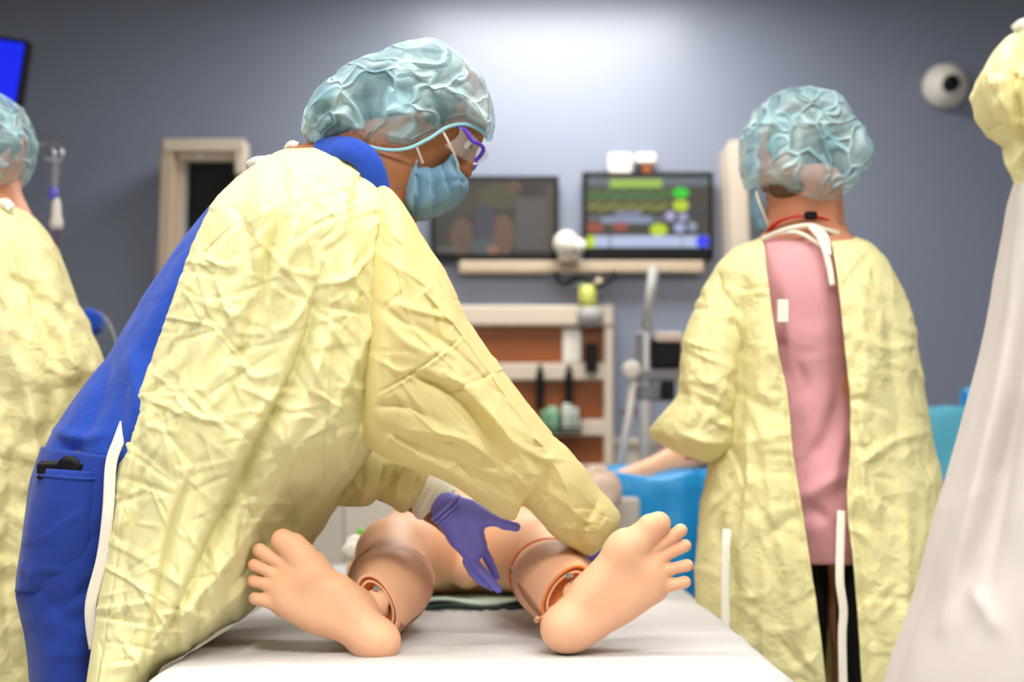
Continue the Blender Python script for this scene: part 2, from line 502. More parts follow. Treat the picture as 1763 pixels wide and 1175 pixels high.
def head_prims(C, fwd, up=(0, 0, 1), s=1.0):
    R = rotm(fwd, up); C = np.array(C)
    W = lambda x, y, z: C+R@np.array([x, y, z])*s
    E = lambda x, y, z, rx, ry, rz, k=0.015: ell_(W(x, y, z), np.array([rx, ry, rz])*s, R, k)
    pr = [E(-0.004, 0, 0.02, .094, .074, .084), E(.03, 0, -.04, .06, .06, .075, .02), E(.042, 0, -.088, .04, .044, .03, .02),
          E(.072, 0, -.107, .018, .02, .015, .02), E(.07, 0, .012, .024, .05, .012, .02)]
    for sy in (-1, 1):
        pr.append(cap_(W(-.01, sy*.06, -.04), W(.045, sy*.03, -.098), .016*s, .014*s, .02))
        pr.append(E(.06, sy*.038, -.035, .025, .022, .018, .02))
        pr.append(sub(E(.094, sy*.031, -.008, .016, .019, .013, .012)))
        pr.append(E(.075, sy*.031, -.008, .0125, .013, .012, .003))
        pr.append(E(-.012, sy*.079, -.015, .017, .007, .032, .006))
        pr.append(sub(E(-.008, sy*.087, -.012, .009, .005, .018, .006)))
        pr.append(E(.098, sy*.012, -.05, .009, .009, .007, .006))
    pr.append(cap_(W(.088, 0, .0), W(.108, 0, -.045), .009*s, .013*s, .01))
    pr.append(E(.09, 0, -.074, .012, .024, .006, .006)); pr.append(E(.087, 0, -.084, .011, .02, .006, .006))
    return pr, W, R

# ------------------------------------------------------------------ materials
M_wall = mat('wall_paint', (122, 131, 153), 0.46, bumps=[('noise', 180, 0.06, 0.002)], spec=0.8, coat=0.16)
M_wains = mat('lower_wall', (196, 188, 178), 0.5, bumps=[('noise', 120, 0.05, 0.002)])
M_side = mat('side_wall_paint', (176, 176, 180), 0.8)
M_ceil = mat('ceiling_tile', (225, 223, 216), 0.9, bumps=[('noise', 90, 0.3, 0.003)])
M_floor = mat('vinyl_floor', (186, 178, 165), 0.35, mottle=0.1, mscale=12)
M_grid = mat('ceiling_grid', (235, 235, 232), 0.5)
M_gown = mat('yellow_gown', (236, 231, 177), 0.8, transl=0.2, bumps=[('crumple', 24, 0.18, 0.006), ('ridge', 14, 0.12, 0.004), ('noise', 700, 0.10, 0.0006)], spec=0.2)
M_gown2 = mat('yellow_gown_sleeve', (237, 227, 166), 0.8, transl=0.28, bumps=[('crumple', 24, 0.18, 0.006), ('ridge', 14, 0.12, 0.004), ('noise', 700, 0.10, 0.0006)], spec=0.2)  # gown yellow, more saturated: the far sleeve's shade is put into the colour
M_gownlow = mat('yellow_gown_soft', (236, 230, 174), 0.8, transl=0.2, bumps=[('crumple', 14, 0.6, 0.015), ('crumple', 35, 0.35, 0.006)], spec=0.2)
M_seam = mat('seam_thread', (205, 184, 96), 0.8)
M_white = mat('white_cloth', (206, 198, 194), 0.85, transl=0.12, bumps=[('noise', 14, 0.25, 0.01)], spec=0.2)
M_tie = mat('white_tie', (226, 222, 208), 0.8, bumps=[('noise', 60, 0.3, 0.002)])
M_knit = mat('knit_cuff', (236, 232, 218), 0.9, bumps=[('noise', 260, 0.4, 0.0015)])
M_scrub = mat('blue_scrubs', (28, 68, 168), 0.8, bumps=[('noise', 16, 0.45, 0.02), ('noise', 650, 0.15, 0.0008)], spec=0.2, sheen=0.15)
M_pants = mat('blue_scrub_pants', (34, 60, 150), 0.8, bumps=[('noise', 10, 0.4, 0.02), ('noise', 650, 0.15, 0.0008)], spec=0.2, sheen=0.12)
M_skin1 = mat('skin_brown', (152, 92, 52), 0.55, sss=0.12, mottle=0.08, mscale=30)
M_skin2 = mat('skin_light', (206, 140, 106), 0.55, sss=0.12, mottle=0.08, mscale=30)
M_hair1 = mat('hair_dark', (44, 35, 30), 0.5, bumps=[('noise', 90, 0.5, 0.004)])
M_hair2 = mat('hair_brown', (96, 72, 52), 0.5, bumps=[('noise', 90, 0.5, 0.004)])
M_eye = mat('eye_white', (225, 220, 212), 0.2)
M_iris = mat('eye_iris', (48, 30, 22), 0.2)
M_cap = mat_cap('bouffant_cap', (116, 180, 202), 0.25, 0.92, 17)
M_cap2 = mat_cap('bouffant_cap_soft', (132, 190, 206), 0.24, 0.9, 14)
M_capband = mat('cap_elastic', (146, 200, 214), 0.6)
M_mask = mat('surgical_mask', (122, 158, 184), 0.75, transl=0.15, bumps=[('noise', 500, 0.15, 0.0006)], spec=0.2)
M_maskedge = mat('mask_edge', (150, 178, 186), 0.7)
M_glove = mat('nitrile_glove', (132, 132, 244), 0.5, bumps=[('ridge', 45, 0.25, 0.0025), ('noise', 60, 0.3, 0.002)], spec=0.45)
M_purple = mat('purple_frame', (84, 44, 190), 0.3)
M_man = mat('mannequin_skin', (232, 180, 144), 0.5, sss=0.18, mottle=0.035, mscale=22, bumps=[('noise', 55, 0.05, 0.002)], spec=0.35)
M_mansock = mat('mannequin_leg_skin', (232, 180, 146), 0.55, mottle=0.04, mscale=14, bumps=[('noise', 30, 0.08, 0.003)], spec=0.3)
M_orange = mat('ankle_lining', (222, 126, 58), 0.5, sss=0.1)
M_zip = mat('zipper_tape', (160, 112, 84), 0.8, bumps=[('wave z', 120, 0.3, 0.001)])
M_zipmetal = mat('zipper_metal', (188, 140, 100), 0.4, metal=0.5)
M_steel = mat('steel', (190, 190, 190), 0.25, metal=1.0)
M_sheet = mat('white_sheet', (198, 196, 197), 0.9, bumps=[('noise', 7, 0.3, 0.02), ('noise', 900, 0.08, 0.0005)], spec=0.2)
M_mint = mat('mint_pad', (205, 228, 214), 0.8, bumps=[('noise', 20, 0.3, 0.006)])
M_green = mat('dark_green_edge', (20, 52, 44), 0.6)
M_blue = mat('blue_drape', (30, 150, 220), 0.45, transl=0.12, bumps=[('crumple', 7, 0.6, 0.02), ('noise', 12, 0.5, 0.02)], spec=0.4)
M_lblue = mat('pale_blue_drape', (110, 205, 240), 0.35, transl=0.3, bumps=[('crumple', 8, 0.8, 0.02), ('noise', 14, 0.5, 0.02)], spec=0.5)
M_pink = mat('pink_shirt', (206, 150, 156), 0.85, bumps=[('noise', 300, 0.2, 0.001), ('noise', 9, 0.35, 0.02)], spec=0.15, mottle=0.05, mscale=60)
M_black = mat('black_cloth', (14, 14, 17), 0.85, bumps=[('noise', 14, 0.4, 0.02)])
M_blackp = mat('black_plastic', (10, 10, 11), 0.5, spec=0.2)
M_greyp = mat('grey_plastic', (120, 122, 128), 0.45)
M_red = mat('red_lanyard', (206, 24, 28), 0.6)
M_beige = mat('beige_laminate', (206, 192, 176), 0.5)
M_tan = mat('tan_laminate', (186, 168, 146), 0.5)
M_wood = mat('brown_wood', (142, 74, 22), 0.5, mottle=0.2, mscale=5, bumps=[('wave x', 6, 0.1, 0.002)])
M_alu = mat('aluminium', (158, 157, 156), 0.6)
M_whitep = mat('white_plastic', (226, 222, 214), 0.4)
M_bedf = mat('bed_frame', (190, 184, 176), 0.4)
M_clear = mat('clear_plastic', (220, 225, 230), 0.08, alpha=0.14, spec=0.8)
M_ivred = mat('iv_fluid', (120, 70, 110), 0.3, alpha=0.6)
M_shoe = mat('shoe', (40, 42, 48), 0.6)

def M_emit(name, col, st): return mat(name, (5, 5, 5), 0.3, emit=col, estr=st)

# ------------------------------------------------------------------ structure
x0, x1, y0, y1, ch = ROOM
def struct(name, mb, m):
    o = mb.build(name, m); o['kind'] = 'structure'; return o
struct('floor', MB().box(((x0+x1)/2, (y0+y1)/2, -0.05), (x1-x0+.4, y1-y0+.4, 0.1)), M_floor)
struct('wall_back', MB().box(((x0+x1)/2, y1+.06, ch/2), (x1-x0+.4, 0.12, ch)), M_wall)
struct('wall_left', MB().box((x0-.06, (y0+y1)/2, ch/2), (0.12, y1-y0, ch)), M_wall)
struct('wall_right', MB().box((x1+.06, (y0+y1)/2, ch/2), (0.12, y1-y0, ch)), M_wall)
struct('wall_front', MB().box(((x0+x1)/2, y0-.06, ch/2), (x1-x0+.4, 0.12, ch)), M_side)
ceil = struct('ceiling', MB().box(((x0+x1)/2, (y0+y1)/2, ch+.06), (x1-x0+.4, y1-y0+.4, 0.1)), M_ceil)
# the pale dado below about one metre, with its cap rail
struct('trim_1', MB().box((0, y1-.02, 0.52), (x1-x0, 0.04, 1.02), bev=.004), M_wains)
struct('trim_2', MB().box((0, y1-.03, 1.035), (x1-x0, 0.06, 0.02), bev=.004), M_beige)
struct('baseboard_back', MB().box((0, y1-.05, 0.05), (x1-x0, 0.02, 0.10), bev=.004), M_greyp)

for i, (px_, py_, st) in enumerate(PANELS):
    t = thing('ceiling_light', 'white ceiling troffer light ' + ['just in front of the far wall', 'above the bed, left one', 'above the bed, right one',
              'behind the foot of the bed, middle one', 'behind the camera, left one', 'behind the camera, right one'][i], 'ceiling light', (px_, py_, ch), 'ceiling lights')
    fr = MB()
    for (dx, dy, sx, sy) in ((0, .31, 1.26, .03), (0, -.31, 1.26, .03), (.615, 0, .03, .62), (-.615, 0, .03, .62)):
        fr.box((px_+dx, py_+dy, ch-.005), (sx, sy, .03), bev=.004)
    fr.build('light_frame', M_grid, t)
    MB().box((px_, py_, ch+.0), (1.2, .6, .012)).build('diffuser', mat('diffuser_%d' % i, (230, 230, 225), 0.5, emit=(255, 251, 243), estr=st), t)

# ------------------------------------------------------------------ the bed under the mannequin
BZ = CAMZ - 0.333          # top of the sheet
BX0, BX1, BY0, BY1 = -0.545, 0.425, 1.93, 4.05
bed = thing('hospital_bed', 'hospital bed with grey frame under the white sheet where the mannequin lies', 'bed', ((BX0+BX1)/2, 3.0, 0))
f = MB()
f.box(((BX0+BX1)/2, 3.0, .36), (.80, 2.0, .06), bev=.01).box(((BX0+BX1)/2, 3.0, .20), (.5, 1.5, .08), bev=.01)
for sx in (-.25, .25):
    for sy in (-.6, .6): f.tube([((BX0+BX1)/2+sx, 3+sy, .2), ((BX0+BX1)/2+sx, 3+sy, .36)], .025)
    f.box(((BX0+BX1)/2+sx, 3.0, .24), (.06, 1.7, .05), bev=.01)
f.build('frame', M_bedf, bed)
for sx in (-.25, .25):
    for sy in (-.78, .78):
        c = Vector(((BX0+BX1)/2+sx, 3+sy, .065))
        g = MB().lathe([(.02, -.018), (.06, -.018), (.065, -.008), (.065, .008), (.06, .018), (.02, .018)], c, 'x', 24)
        g.box(c+Vector((0, 0, .10)), (.03, .05, .08), bev=.006); g.build('caster', M_blackp, bed)
MB().box(((BX0+BX1)/2, 4.12, .62), (.86, .04, .5), bev=.015).build('headboard', M_bedf, bed)

def rrect_profile(hx, hy, r, n=9):
    out = []
    for (sx, sy, a0) in ((1, 1, 0), (-1, 1, 90), (-1, -1, 180), (1, -1, 270)):
        for k in range(n+1):
            a = math.radians(a0+90*k/n); out.append((sx*(hx-r)+r*math.cos(a), sy*(hy-r)+r*math.sin(a)))
    return out
def cushion(name, m, parent, cx, cy, hx, hy, ztop, zbot, r, er, mx=120, my=160, bump=None):
    """rounded slab with a finely gridded top so its creases are real relief"""
    xs = np.linspace(-1, 1, mx); ys = np.linspace(-1, 1, my)
    # square grid mapped onto the rounded rectangle with an edge roll-off
    vs = []
    G = np.zeros((mx, my, 3))
    for i, a in enumerate(xs):
        for j, b in enumerate(ys):
            x, y = a*hx, b*hy
            qx, qy = abs(x)-(hx-r), abs(y)-(hy-r)
            if qx > 0 and qy > 0:
                mq = max(qx, qy); l = math.hypot(qx, qy); s = mq/l
                x = math.copysign(hx-r+qx*s, x); y = math.copysign(hy-r+qy*s, y); dd = r-mq
            else: dd = min(hx-abs(x), hy-abs(y))
            z = ztop
            if dd < er: z = ztop-er+math.sqrt(max(0, er*er-(er-dd)**2))
            G[i, j] = (cx+x, cy+y, z)
    if bump is not None: G[..., 2] += bump(G[..., 0], G[..., 1])
    vs = G.reshape(-1, 3).tolist(); fs = []
    for i in range(mx-1):
        for j in range(my-1): fs.append((i*my+j, (i+1)*my+j, (i+1)*my+j+1, i*my+j+1))
    ring = [i*my for i in range(mx)]+[(mx-1)*my+j for j in range(1, my)]+[i*my+my-1 for i in range(mx-2, -1, -1)]+[j for j in range(my-2, 0, -1)]
    k0 = len(vs); n = len(ring); zs = list(np.linspace(ztop-er, zbot, 8))[1:]
    prev = ring
    for q, z in enumerate(zs):
        k = len(vs)
        for i_ in ring:
            v = vs[i_]; ox, oy = v[0]-cx, v[1]-cy
            vs.append((cx+ox, cy+oy, z))
        cur = list(range(k, k+n))
        for a in range(n): fs.append((prev[a], prev[(a+1) % n], cur[(a+1) % n], cur[a])[::-1])
        prev = cur
    fs.append(tuple(prev))
    return link(name, vs, fs, m, parent)
cushion('mattress', M_greyp, bed, (BX0+BX1)/2, (BY0+BY1)/2, (BX1-BX0)/2-.012, (BY1-BY0)/2-.012, BZ-.012, .40, .15, .035, 24, 40)
def sheet_bump(X, Y):
    rg = np.random.RandomState(5); h = np.zeros_like(X)
    for k in range(46):
        cx_, cy_ = rg.uniform(-.5, .4), rg.uniform(2.0, 3.4); a = rg.normal(0.25, .6) if k % 2 else rg.uniform(0, 3.14)
        s = (X-cx_)*math.cos(a)+(Y-cy_)*math.sin(a); q = -(X-cx_)*math.sin(a)+(Y-cy_)*math.cos(a)
        l = rg.uniform(.06, .22); wd = rg.uniform(.006, .02)
        h += rg.uniform(.0015, .005)*np.exp(-(s/l)**2-(q/wd)**2)
    # crease bundle between the legs
    for k in range(9):
        cx_ = -.12+.026*k+rg.uniform(-.01, .01); q = X-cx_-.12*(Y-2.8)*(k-4)*.3
        h += .006*np.exp(-(q/.007)**2)*np.exp(-((Y-2.92)/.10)**2)
    return h
sh = cushion('bed_sheet', M_sheet, None, (BX0+BX1)/2, (BY0+BY1)/2, (BX1-BX0)/2, (BY1-BY0)/2, BZ, .34, .16, .045, 200, 300, sheet_bump)
tag(sh, 'white sheet spread over the bed under the mannequin feet', 'sheet')
# absorbent pad under the hips
def pad_mesh():
    vs = []; fs = []; nx, ny = 50, 30
    for i in range(nx):
        for j in range(ny):
            x = -.35+.54*i/(nx-1); y = 2.86+.5*j/(ny-1)
            z = BZ+.011+.006*math.sin(x*38+y*9)*math.exp(-j/6)+.010*math.exp(-(j/5)**2)
            vs.append((x, y, z))
    n = nx*ny
    vs += [(x, y, z-.008) for (x, y, z) in vs]
    for i in range(nx-1):
        for j in range(ny-1):
            a = i*ny+j; fs.append((a, a+ny, a+ny+1, a+1)); fs.append((n+a, n+a+1, n+a+ny+1, n+a+ny))
    for i in range(nx-1):
        a = i*ny; fs.append((a, n+a, n+a+ny, a+ny)); a = i*ny+ny-1; fs.append((a, a+ny, n+a+ny, n+a))
    for j in range(ny-1):
        a = j; fs.append((a, a+1, n+a+1, n+a)); a = (nx-1)*ny+j; fs.append((a, n+a, n+a+1, a+1))
    return vs, fs
v_, f_ = pad_mesh()
pad = link('absorbent_pad', v_, f_, M_mint); tag(pad, 'mint green absorbent pad under the mannequin hips', 'pad')
g = MB(); g.tube([(-.33+.03*i, 2.85+.006*math.sin(i*1.3), BZ+.008+.003*math.sin(i*1.1)) for i in range(13)], .006, 10, flat=.9)
g.build('dark_border', M_green, pad)

# ------------------------------------------------------------------ the training mannequin
man = thing('training_mannequin', 'nude tan training mannequin lying on the white sheet, soles towards the viewer', 'mannequin', (-.07, 2.6, BZ))
def bedpt(px, Y, r, dz=0.0):    # a point whose sphere of radius r rests on the sheet
    return np.array([(px-CX)/F*Y, Y, BZ+r+dz])
pr = []
hipL, hipR = np.array([-.185, 3.08, BZ+.105]), np.array([-.005, 3.08, BZ+.105])
kneeL = np.array(P(676, 955, 2.78)); kneeR = np.array(P(945, 958, 2.78))
pr += [ell_((-.095, 3.14, BZ+.115), (.165, .14, .11), None, .05), ell_((-.095, 3.38, BZ+.12), (.14, .22, .10), None, .05),
       ell_((-.095, 3.62, BZ+.13), (.165, .20, .115), None, .05), cap_((-.24, 3.74, BZ+.13), (.06, 3.74, BZ+.13), .065, .065, .04),
       cap_((-.095, 3.76, BZ+.13), (-.095, 3.88, BZ+.135), .055, .05, .03),
       cap_(hipL, kneeL, .092, .066, .04), cap_(hipR, kneeR, .092, .066, .04),
       cap_(kneeL, P(674, 1000, 2.585), .066, .064, .03), cap_(kneeR, P(949, 992, 2.585), .066, .062, .03),
       ell_((-.095, 3.00, BZ+.065), (.03, .03, .035), None, .03)]
# both arms at its sides
pr += [cap_((-.27, 3.72, BZ+.13), (-.315, 3.42, BZ+.085), .05, .042, .03), cap_((-.315, 3.42, BZ+.085), (-.335, 3.16, BZ+.055), .040, .028, .02),
       cap_((-.335, 3.16, BZ+.055), (-.335, 3.06, BZ+.045), .028, .024, .02)]
pr += [cap_((.08, 3.72, BZ+.13), (.125, 3.42, BZ+.085), .05, .042, .03), cap_((.125, 3.42, BZ+.085), (.145, 3.16, BZ+.055), .040, .028, .02),
       cap_((.145, 3.16, BZ+.055), (.145, 3.06, BZ+.045), .028, .024, .02)]
for k, (dx, dz) in enumerate(((-.03, .022), (-.01, .03), (.012, .03), (.03, .022))):
    b0 = np.array((-.335+dx*.7, 3.05, BZ+.045)); pr.append(cap_(b0, b0+np.array([dx*.15, -.07+abs(k-1.5)*.006, -.012]), .009, .0075, .006))
    c0 = np.array((.145+dx*.7, 3.05, BZ+.045)); pr.append(cap_(c0, c0+np.array([dx*.15, -.07+abs(k-1.5)*.006, -.012]), .009, .0075, .006))
pr.append(cap_((-.305, 3.10, BZ+.05), (-.285, 3.05, BZ+.04), .011, .009, .008)); pr.append(cap_((.115, 3.10, BZ+.05), (.095, 3.05, BZ+.04), .011, .009, .008))
hp, _, _ = head_prims((-.095, 4.0, BZ+.12), (0, 0.05, 1), (0, 1, 0)); pr += hp
implicit('body', pr, M_man, man, .008, [((-.2, .02, .005),), ((3.88, 4.12, .005),), ()])

def leg_rows(rows): return rows
# shins: a stuffed skin from the knee seam to the open ankle
def shin(name, rings, side):
    """rings: (cx,cy px, Y, rx px, ry px, tilt) stacked from ankle to knee"""
    R = cr([(a[0], a[1], a[2]*300, 0, a[2], a[3], a[4], a[5]) for a in rings], 60); vs = []; n = 64
    for q in R:
        cx_, cy_, _, _, Y, rx, ry, tl = q
        c = P(cx_, cy_, Y); s = Y/F
        ct, st_ = math.cos(tl), math.sin(tl)
        for k in range(n):
            a = 2*math.pi*k/n; x, z = rx*s*math.cos(a), ry*s*math.sin(a)
            X = x*ct-z*st_; Z = x*st_+z*ct
            # the mouth of the skin leans with the foot
            vs.append((c.x+X, c.y-0.25*X*side*max(0, (2.45-Y)/.1), max(c.z+Z, BZ+.001)))
    fs = []
    for i in range(59):
        for k in range(n): fs.append((i*n+k, i*n+(k+1) % n, (i+1)*n+(k+1) % n, (i+1)*n+k))
    return link(name, vs, fs, M_mansock, man), R
LR = [(649, 1042, 2.345, 28, 54, .42), (655, 1040, 2.37, 40, 60, .35), (662, 1028, 2.43, 56, 66, .25), (673, 1012, 2.52, 70, 68, .1), (674, 1003, 2.59, 71, 62, 0), (673, 998, 2.62, 70, 60, 0)]
RR = [(975, 1024, 2.345, 30, 56, -.62), (972, 1021, 2.37, 42, 62, -.5), (968, 1017, 2.43, 60, 68, -.3), (956, 1002, 2.52, 72, 70, -.15), (950, 994, 2.58, 70, 64, 0), (949, 990, 2.62, 68, 60, 0)]
for nm, rg_, sd in (('lower_leg', LR, -1), ('lower_leg', RR, 1)):
    leg, R = shin(nm, rg_, sd); leg['label'] = 'tan skin sleeve of the ' + ('left' if sd < 0 else 'right') + '-hand shin with an open ankle end'
    md = leg.modifiers.new('skin', 'SOLIDIFY'); md.thickness = .003; md.offset = -1
    # dark orange lining inside the ankle mouth
    vs = []; n = 48
    for j, sc_ in enumerate((.985, .93, .86, .5)):
        q = R[0]; q2 = R[j*3]
        for k in range(n):
            a = 2*math.pi*k/n; s = q[4]/F; x, z = q[5]*s*sc_*math.cos(a), q[6]*s*sc_*math.sin(a); ct, st_ = math.cos(q[7]), math.sin(q[7])
            X = x*ct-z*st_; Z = x*st_+z*ct; c = P(q[0], q[1], q[4]); vs.append((c.x+X, c.y+.004*j+.008*(j == 3)-0.25*X*sd, c.z+Z))
    fs = []
    for j in range(3):
        for k in range(n): fs.append((j*n+k, j*n+(k+1) % n, (j+1)*n+(k+1) % n, (j+1)*n+k))
    fs.append(tuple(3*n+k for k in range(n)))
    ln = link('ankle_lining', vs, fs, M_orange, leg); ln['label'] = 'orange lining inside the ankle opening'
    # rim of the mouth and the knee seam ridge
    def ring(i, k=1.0, dy=0):
        q = R[i]; s = q[4]/F; c = P(q[0], q[1], q[4]); out = []
        for j in range(40):
            a = 2*math.pi*j/40; x, z = q[5]*s*k*math.cos(a), q[6]*s*k*math.sin(a); ct, st_ = math.cos(q[7]), math.sin(q[7])
            X = x*ct-z*st_; out.append((c.x+X, c.y+dy-0.25*X*sd*max(0, (2.45-q[4])/.1), max(c.z+x*st_+z*ct, BZ+.003)))
        return out
    MB().tube(ring(0), .0026, 8, closed=True).build('ankle_rim', M_orange if sd > 0 else M_mansock, leg)
    MB().tube(ring(57, 1.01), .0045, 8, closed=True).build('knee_seam', M_mansock if sd < 0 else M_orange, leg)
    MB().tube([Vector(v)+Vector((0, .004, 0)) for v in ring(0, .80)], .0028, 8, closed=True).build('ankle_plate', M_man, leg)
    # ankle joint plate and bolts in the gap
    jx = P(645, 1040, 2.33) if sd < 0 else P(992, 1026, 2.33)
    ank = MB(); ank.tube([jx+Vector((0, -.03, .0)), jx+Vector((0, .07, 0))], .022, 20); ank.build('ankle_joint', M_man, leg)
    for (bx, by) in ([(647, 1014), (641, 1026)] if sd < 0 else [(979, 992), (986, 1003)]):
        c = P(bx, by, 2.315)
        b = MB().lathe([(.0012, -.007), (.0042, -.007), (.0050, -.004), (.0050, .006), (.003, .010)], c, 'y', 6)
        b.box(c+Vector((.002, -.008, .001)), (.010, .003, .006)); bo = b.build('bolt', M_steel, leg); bo['label'] = 'steel bolt head in the ankle gap'
    # zip along the underside
    zp = [(684, 1082, 2.37), (699, 1072, 2.42), (717, 1057, 2.48), (733, 1036, 2.54), (743, 1012, 2.595)] if sd < 0 else [(942, 1064, 2.36), (926, 1049, 2.395), (906, 1025, 2.45), (891, 1001, 2.53), (884, 984, 2.59)]
    zpts = [P(a, b_, c_-.004)+Vector((.002 if sd < 0 else -.002, 0, 0)) for a, b_, c_ in zp]
    for off in ((0, .004),):
        MB().tube(smooth_path(zpts, 6), .0100, 12, flat=.35, up=(.6, -.5, -.3) if sd < 0 else (-.6, -.5, -.3)).build('zipper', M_zip, leg)
zpul = MB()
a, b = P(946, 1053, 2.30), P(925, 1068, 2.28)
zpul.tube([a, a.lerp(b, .35), b], [.005, .003, .0045], 8, flat=.5); zpul.lathe([(.002, -.002), (.0058, -.002), (.0058, .002), (.002, .002)], b, 'y', 16)
zpul.box(a+Vector((.003, .003, .002)), (.010, .008, .010), bev=.002)
zpul.build('zipper_pull', M_zipmetal, leg)

def lean(cx_, k): 
    c = (cx_-CX)/F*2.24
    return None
def foot(outline, toes, bumps, label, ankle, Y=2.262):
    s = 2.262/F
    pr = [slab_(spline_poly(outline), Y, .030, .029, .02)]
    for (a, b, ra, rb, dy, k) in toes:
        pr.append(cap_(P(a[0], a[1], Y+dy), P(b[0], b[1], Y+dy*.8), ra*s, rb*s, k))
    for (c, rx, ry, rz, dy, k) in bumps:
        pr.append(ell_(P(c[0], c[1], Y+dy), (rx*s, ry, rz*s), None, k))
    for (a, b, ra, rb, ya, yb) in ankle:
        pr.append(cap_(P(a[0], a[1], ya), P(b[0], b[1], yb), ra*s, rb*s, .03))
    o = implicit('foot', pr, M_man, man, .0026)
    o['label'] = label
    return o
# the foot at the left of the photo
ol = [(524, 968), (546, 956), (560, 972), (578, 985), (598, 993), (612, 1012), (622, 1032), (640, 1055), (662, 1075), (680, 1090), (685, 1108), (678, 1127), (662, 1138), (640, 1138), (618, 1128), (592, 1110), (560, 1094), (520, 1078), (488, 1062), (470, 1046), (466, 1025), (470, 1000), (480, 975), (498, 960)]
foot(ol, [((487, 931), (518, 958), 20, 23, -.017, .003), ((506, 940), (518, 952), 22, 22, -.014, .003), ((447, 948), (490, 974), 12.5, 10.5, -.015, .0028), ((437, 973), (482, 993), 10.5, 9.5, -.015, .0028),
          ((436, 1001), (478, 1012), 10.5, 9.5, -.015, .0028), ((439, 1031), (478, 1040), 11, 10, -.015, .0028)],
     [((528, 985), 38, .03, 34, -.006, .02), ((490, 1020), 26, .028, 36, -.002, .02), ((560, 1050), 50, .024, 36, .004, .03), ((645, 1100), 34, .044, 34, .004, .03)],
     'bare tan foot at the left with its toes up and out', [((610, 1045), (650, 1050), 24, 20, 2.275, 2.36), ((540, 1015), (605, 1045), 26, 30, 2.285, 2.30)])
orr = [(1096, 936), (1112, 948), (1140, 952), (1146, 975), (1150, 1000), (1148, 1025), (1128, 1042), (1095, 1062), (1060, 1084), (1030, 1104), (1000, 1116), (972, 1119), (950, 1110), (938, 1092), (938, 1072), (950, 1056), (965, 1040), (985, 1018), (1008, 993), (1028, 965), (1042, 938), (1060, 920), (1080, 914)]
foot(orr, [((1134, 902), (1104, 931), 21, 22, -.017, .003), ((1120, 908), (1106, 922), 23, 22, -.014, .003), ((1172, 914), (1130, 945), 12, 10, -.015, .0028), ((1180, 940), (1136, 962), 11, 9.5, -.015, .0028),
           ((1183, 974), (1140, 984), 11, 9.5, -.015, .0028), ((1179, 1003), (1138, 1013), 11, 10, -.015, .0028)],
     [((1085, 948), 36, .03, 34, -.006, .02), ((1122, 990), 26, .028, 34, -.002, .02), ((1050, 1020), 48, .024, 44, .004, .03), ((975, 1082), 36, .044, 36, .004, .03)],
     'bare tan foot at the right with its toes up and out', [((1015, 1030), (975, 1045), 24, 20, 2.275, 2.36), ((1070, 980), (1020, 1020), 28, 30, 2.285, 2.30)])
# electrode patches and a wrist tag on the far hand
for (a, b, c_, m_, nm) in ((622, 918, 3.06, mat('green_dot', (90, 200, 60), .5), 'green_electrode'), (612, 938, 3.04, M_whitep, 'wrist_band'), (606, 950, 3.02, M_whitep, 'wrist_band')):
    MB().lathe([(.004, -.003), (.009 if m_ is not M_whitep else .022, -.003), (.009 if m_ is not M_whitep else .022, .003), (.004, .003)], P(a, b, c_), 'y', 20).build(nm, m_, man)

# ------------------------------------------------------------------ people: helpers
def figure(label, loc):
    return thing('person', label, 'person', loc)

def hair_and_eyes(C, fwd, up, parent, mh, s=1.0, back=None):
    _, W, R = head_prims(C, fwd, up, s)
    pr = [ell_(W(-.02, 0, .018), np.array([.094, .082, .082])*s, R, .02), ell_(W(-.045, 0, -.02), np.array([.06, .076, .06])*s, R, .03), ell_(W(-.03, 0, -.002), np.array([.075, .082, .052])*s, R, .02)]
    for b in (back or []): pr.append(b)
    implicit('hair', pr, mh, parent, .005)
    for sy in (-1, 1):
        for (r, dx, m_, nm) in ((.0118, .0, M_eye, 'eyeball'), (.0062, .0072, M_iris, 'iris')):
            c = Vector(W(.079+dx, sy*.031, -.008)); g = MB()
            g.lathe([(r*math.sin(a)*s+1e-5, -r*math.cos(a)*s) for a in np.linspace(.05, 3.09, 10)], c, 'y', 16)
            g.build(nm, m_, parent)

def rowL(Lx, Ly, Rx, Ry, Yc, T, g=.12):
    ax, ay = Lx-g*(Rx-Lx), Ly-g*(Ry-Ly); u = 1-0  # virtual left extreme
    us = -1+2*g/(1+g)
    return (ax, ay, Rx, Ry, Yc, T, us, us)
def rowB(Lx, Ly, Rx, Ry, Yc, T, ol, or_):
    mid, hf = (Lx+Rx)/2, (Rx-Lx)/2
    return (Lx, Ly, Rx, Ry, Yc, T, (or_-mid)/hf, (ol-mid)/hf)

def ribbon(name, pts, wd, m, parent, th=.25, up=(0, -1, 0)):
    return MB().tube(smooth_path(pts, 6), wd/2, 10, flat=th, up=up).build(name, m, parent)

def shoe(parent, x, y, ang):
    c, s = math.cos(ang), math.sin(ang); q = lambda f_, z, l=0: (x+c*f_-s*l, y+s*f_+c*l, z)
    implicit('shoe', [cap_(q(-.06, .045), q(.15, .035), .042, .034, .03), cap_(q(-.05, .05), q(-.05, .10), .04, .045, .03), cap_(q(-.07, .012), q(.17, .012), .02, .02, .02)], M_shoe, parent, .008)

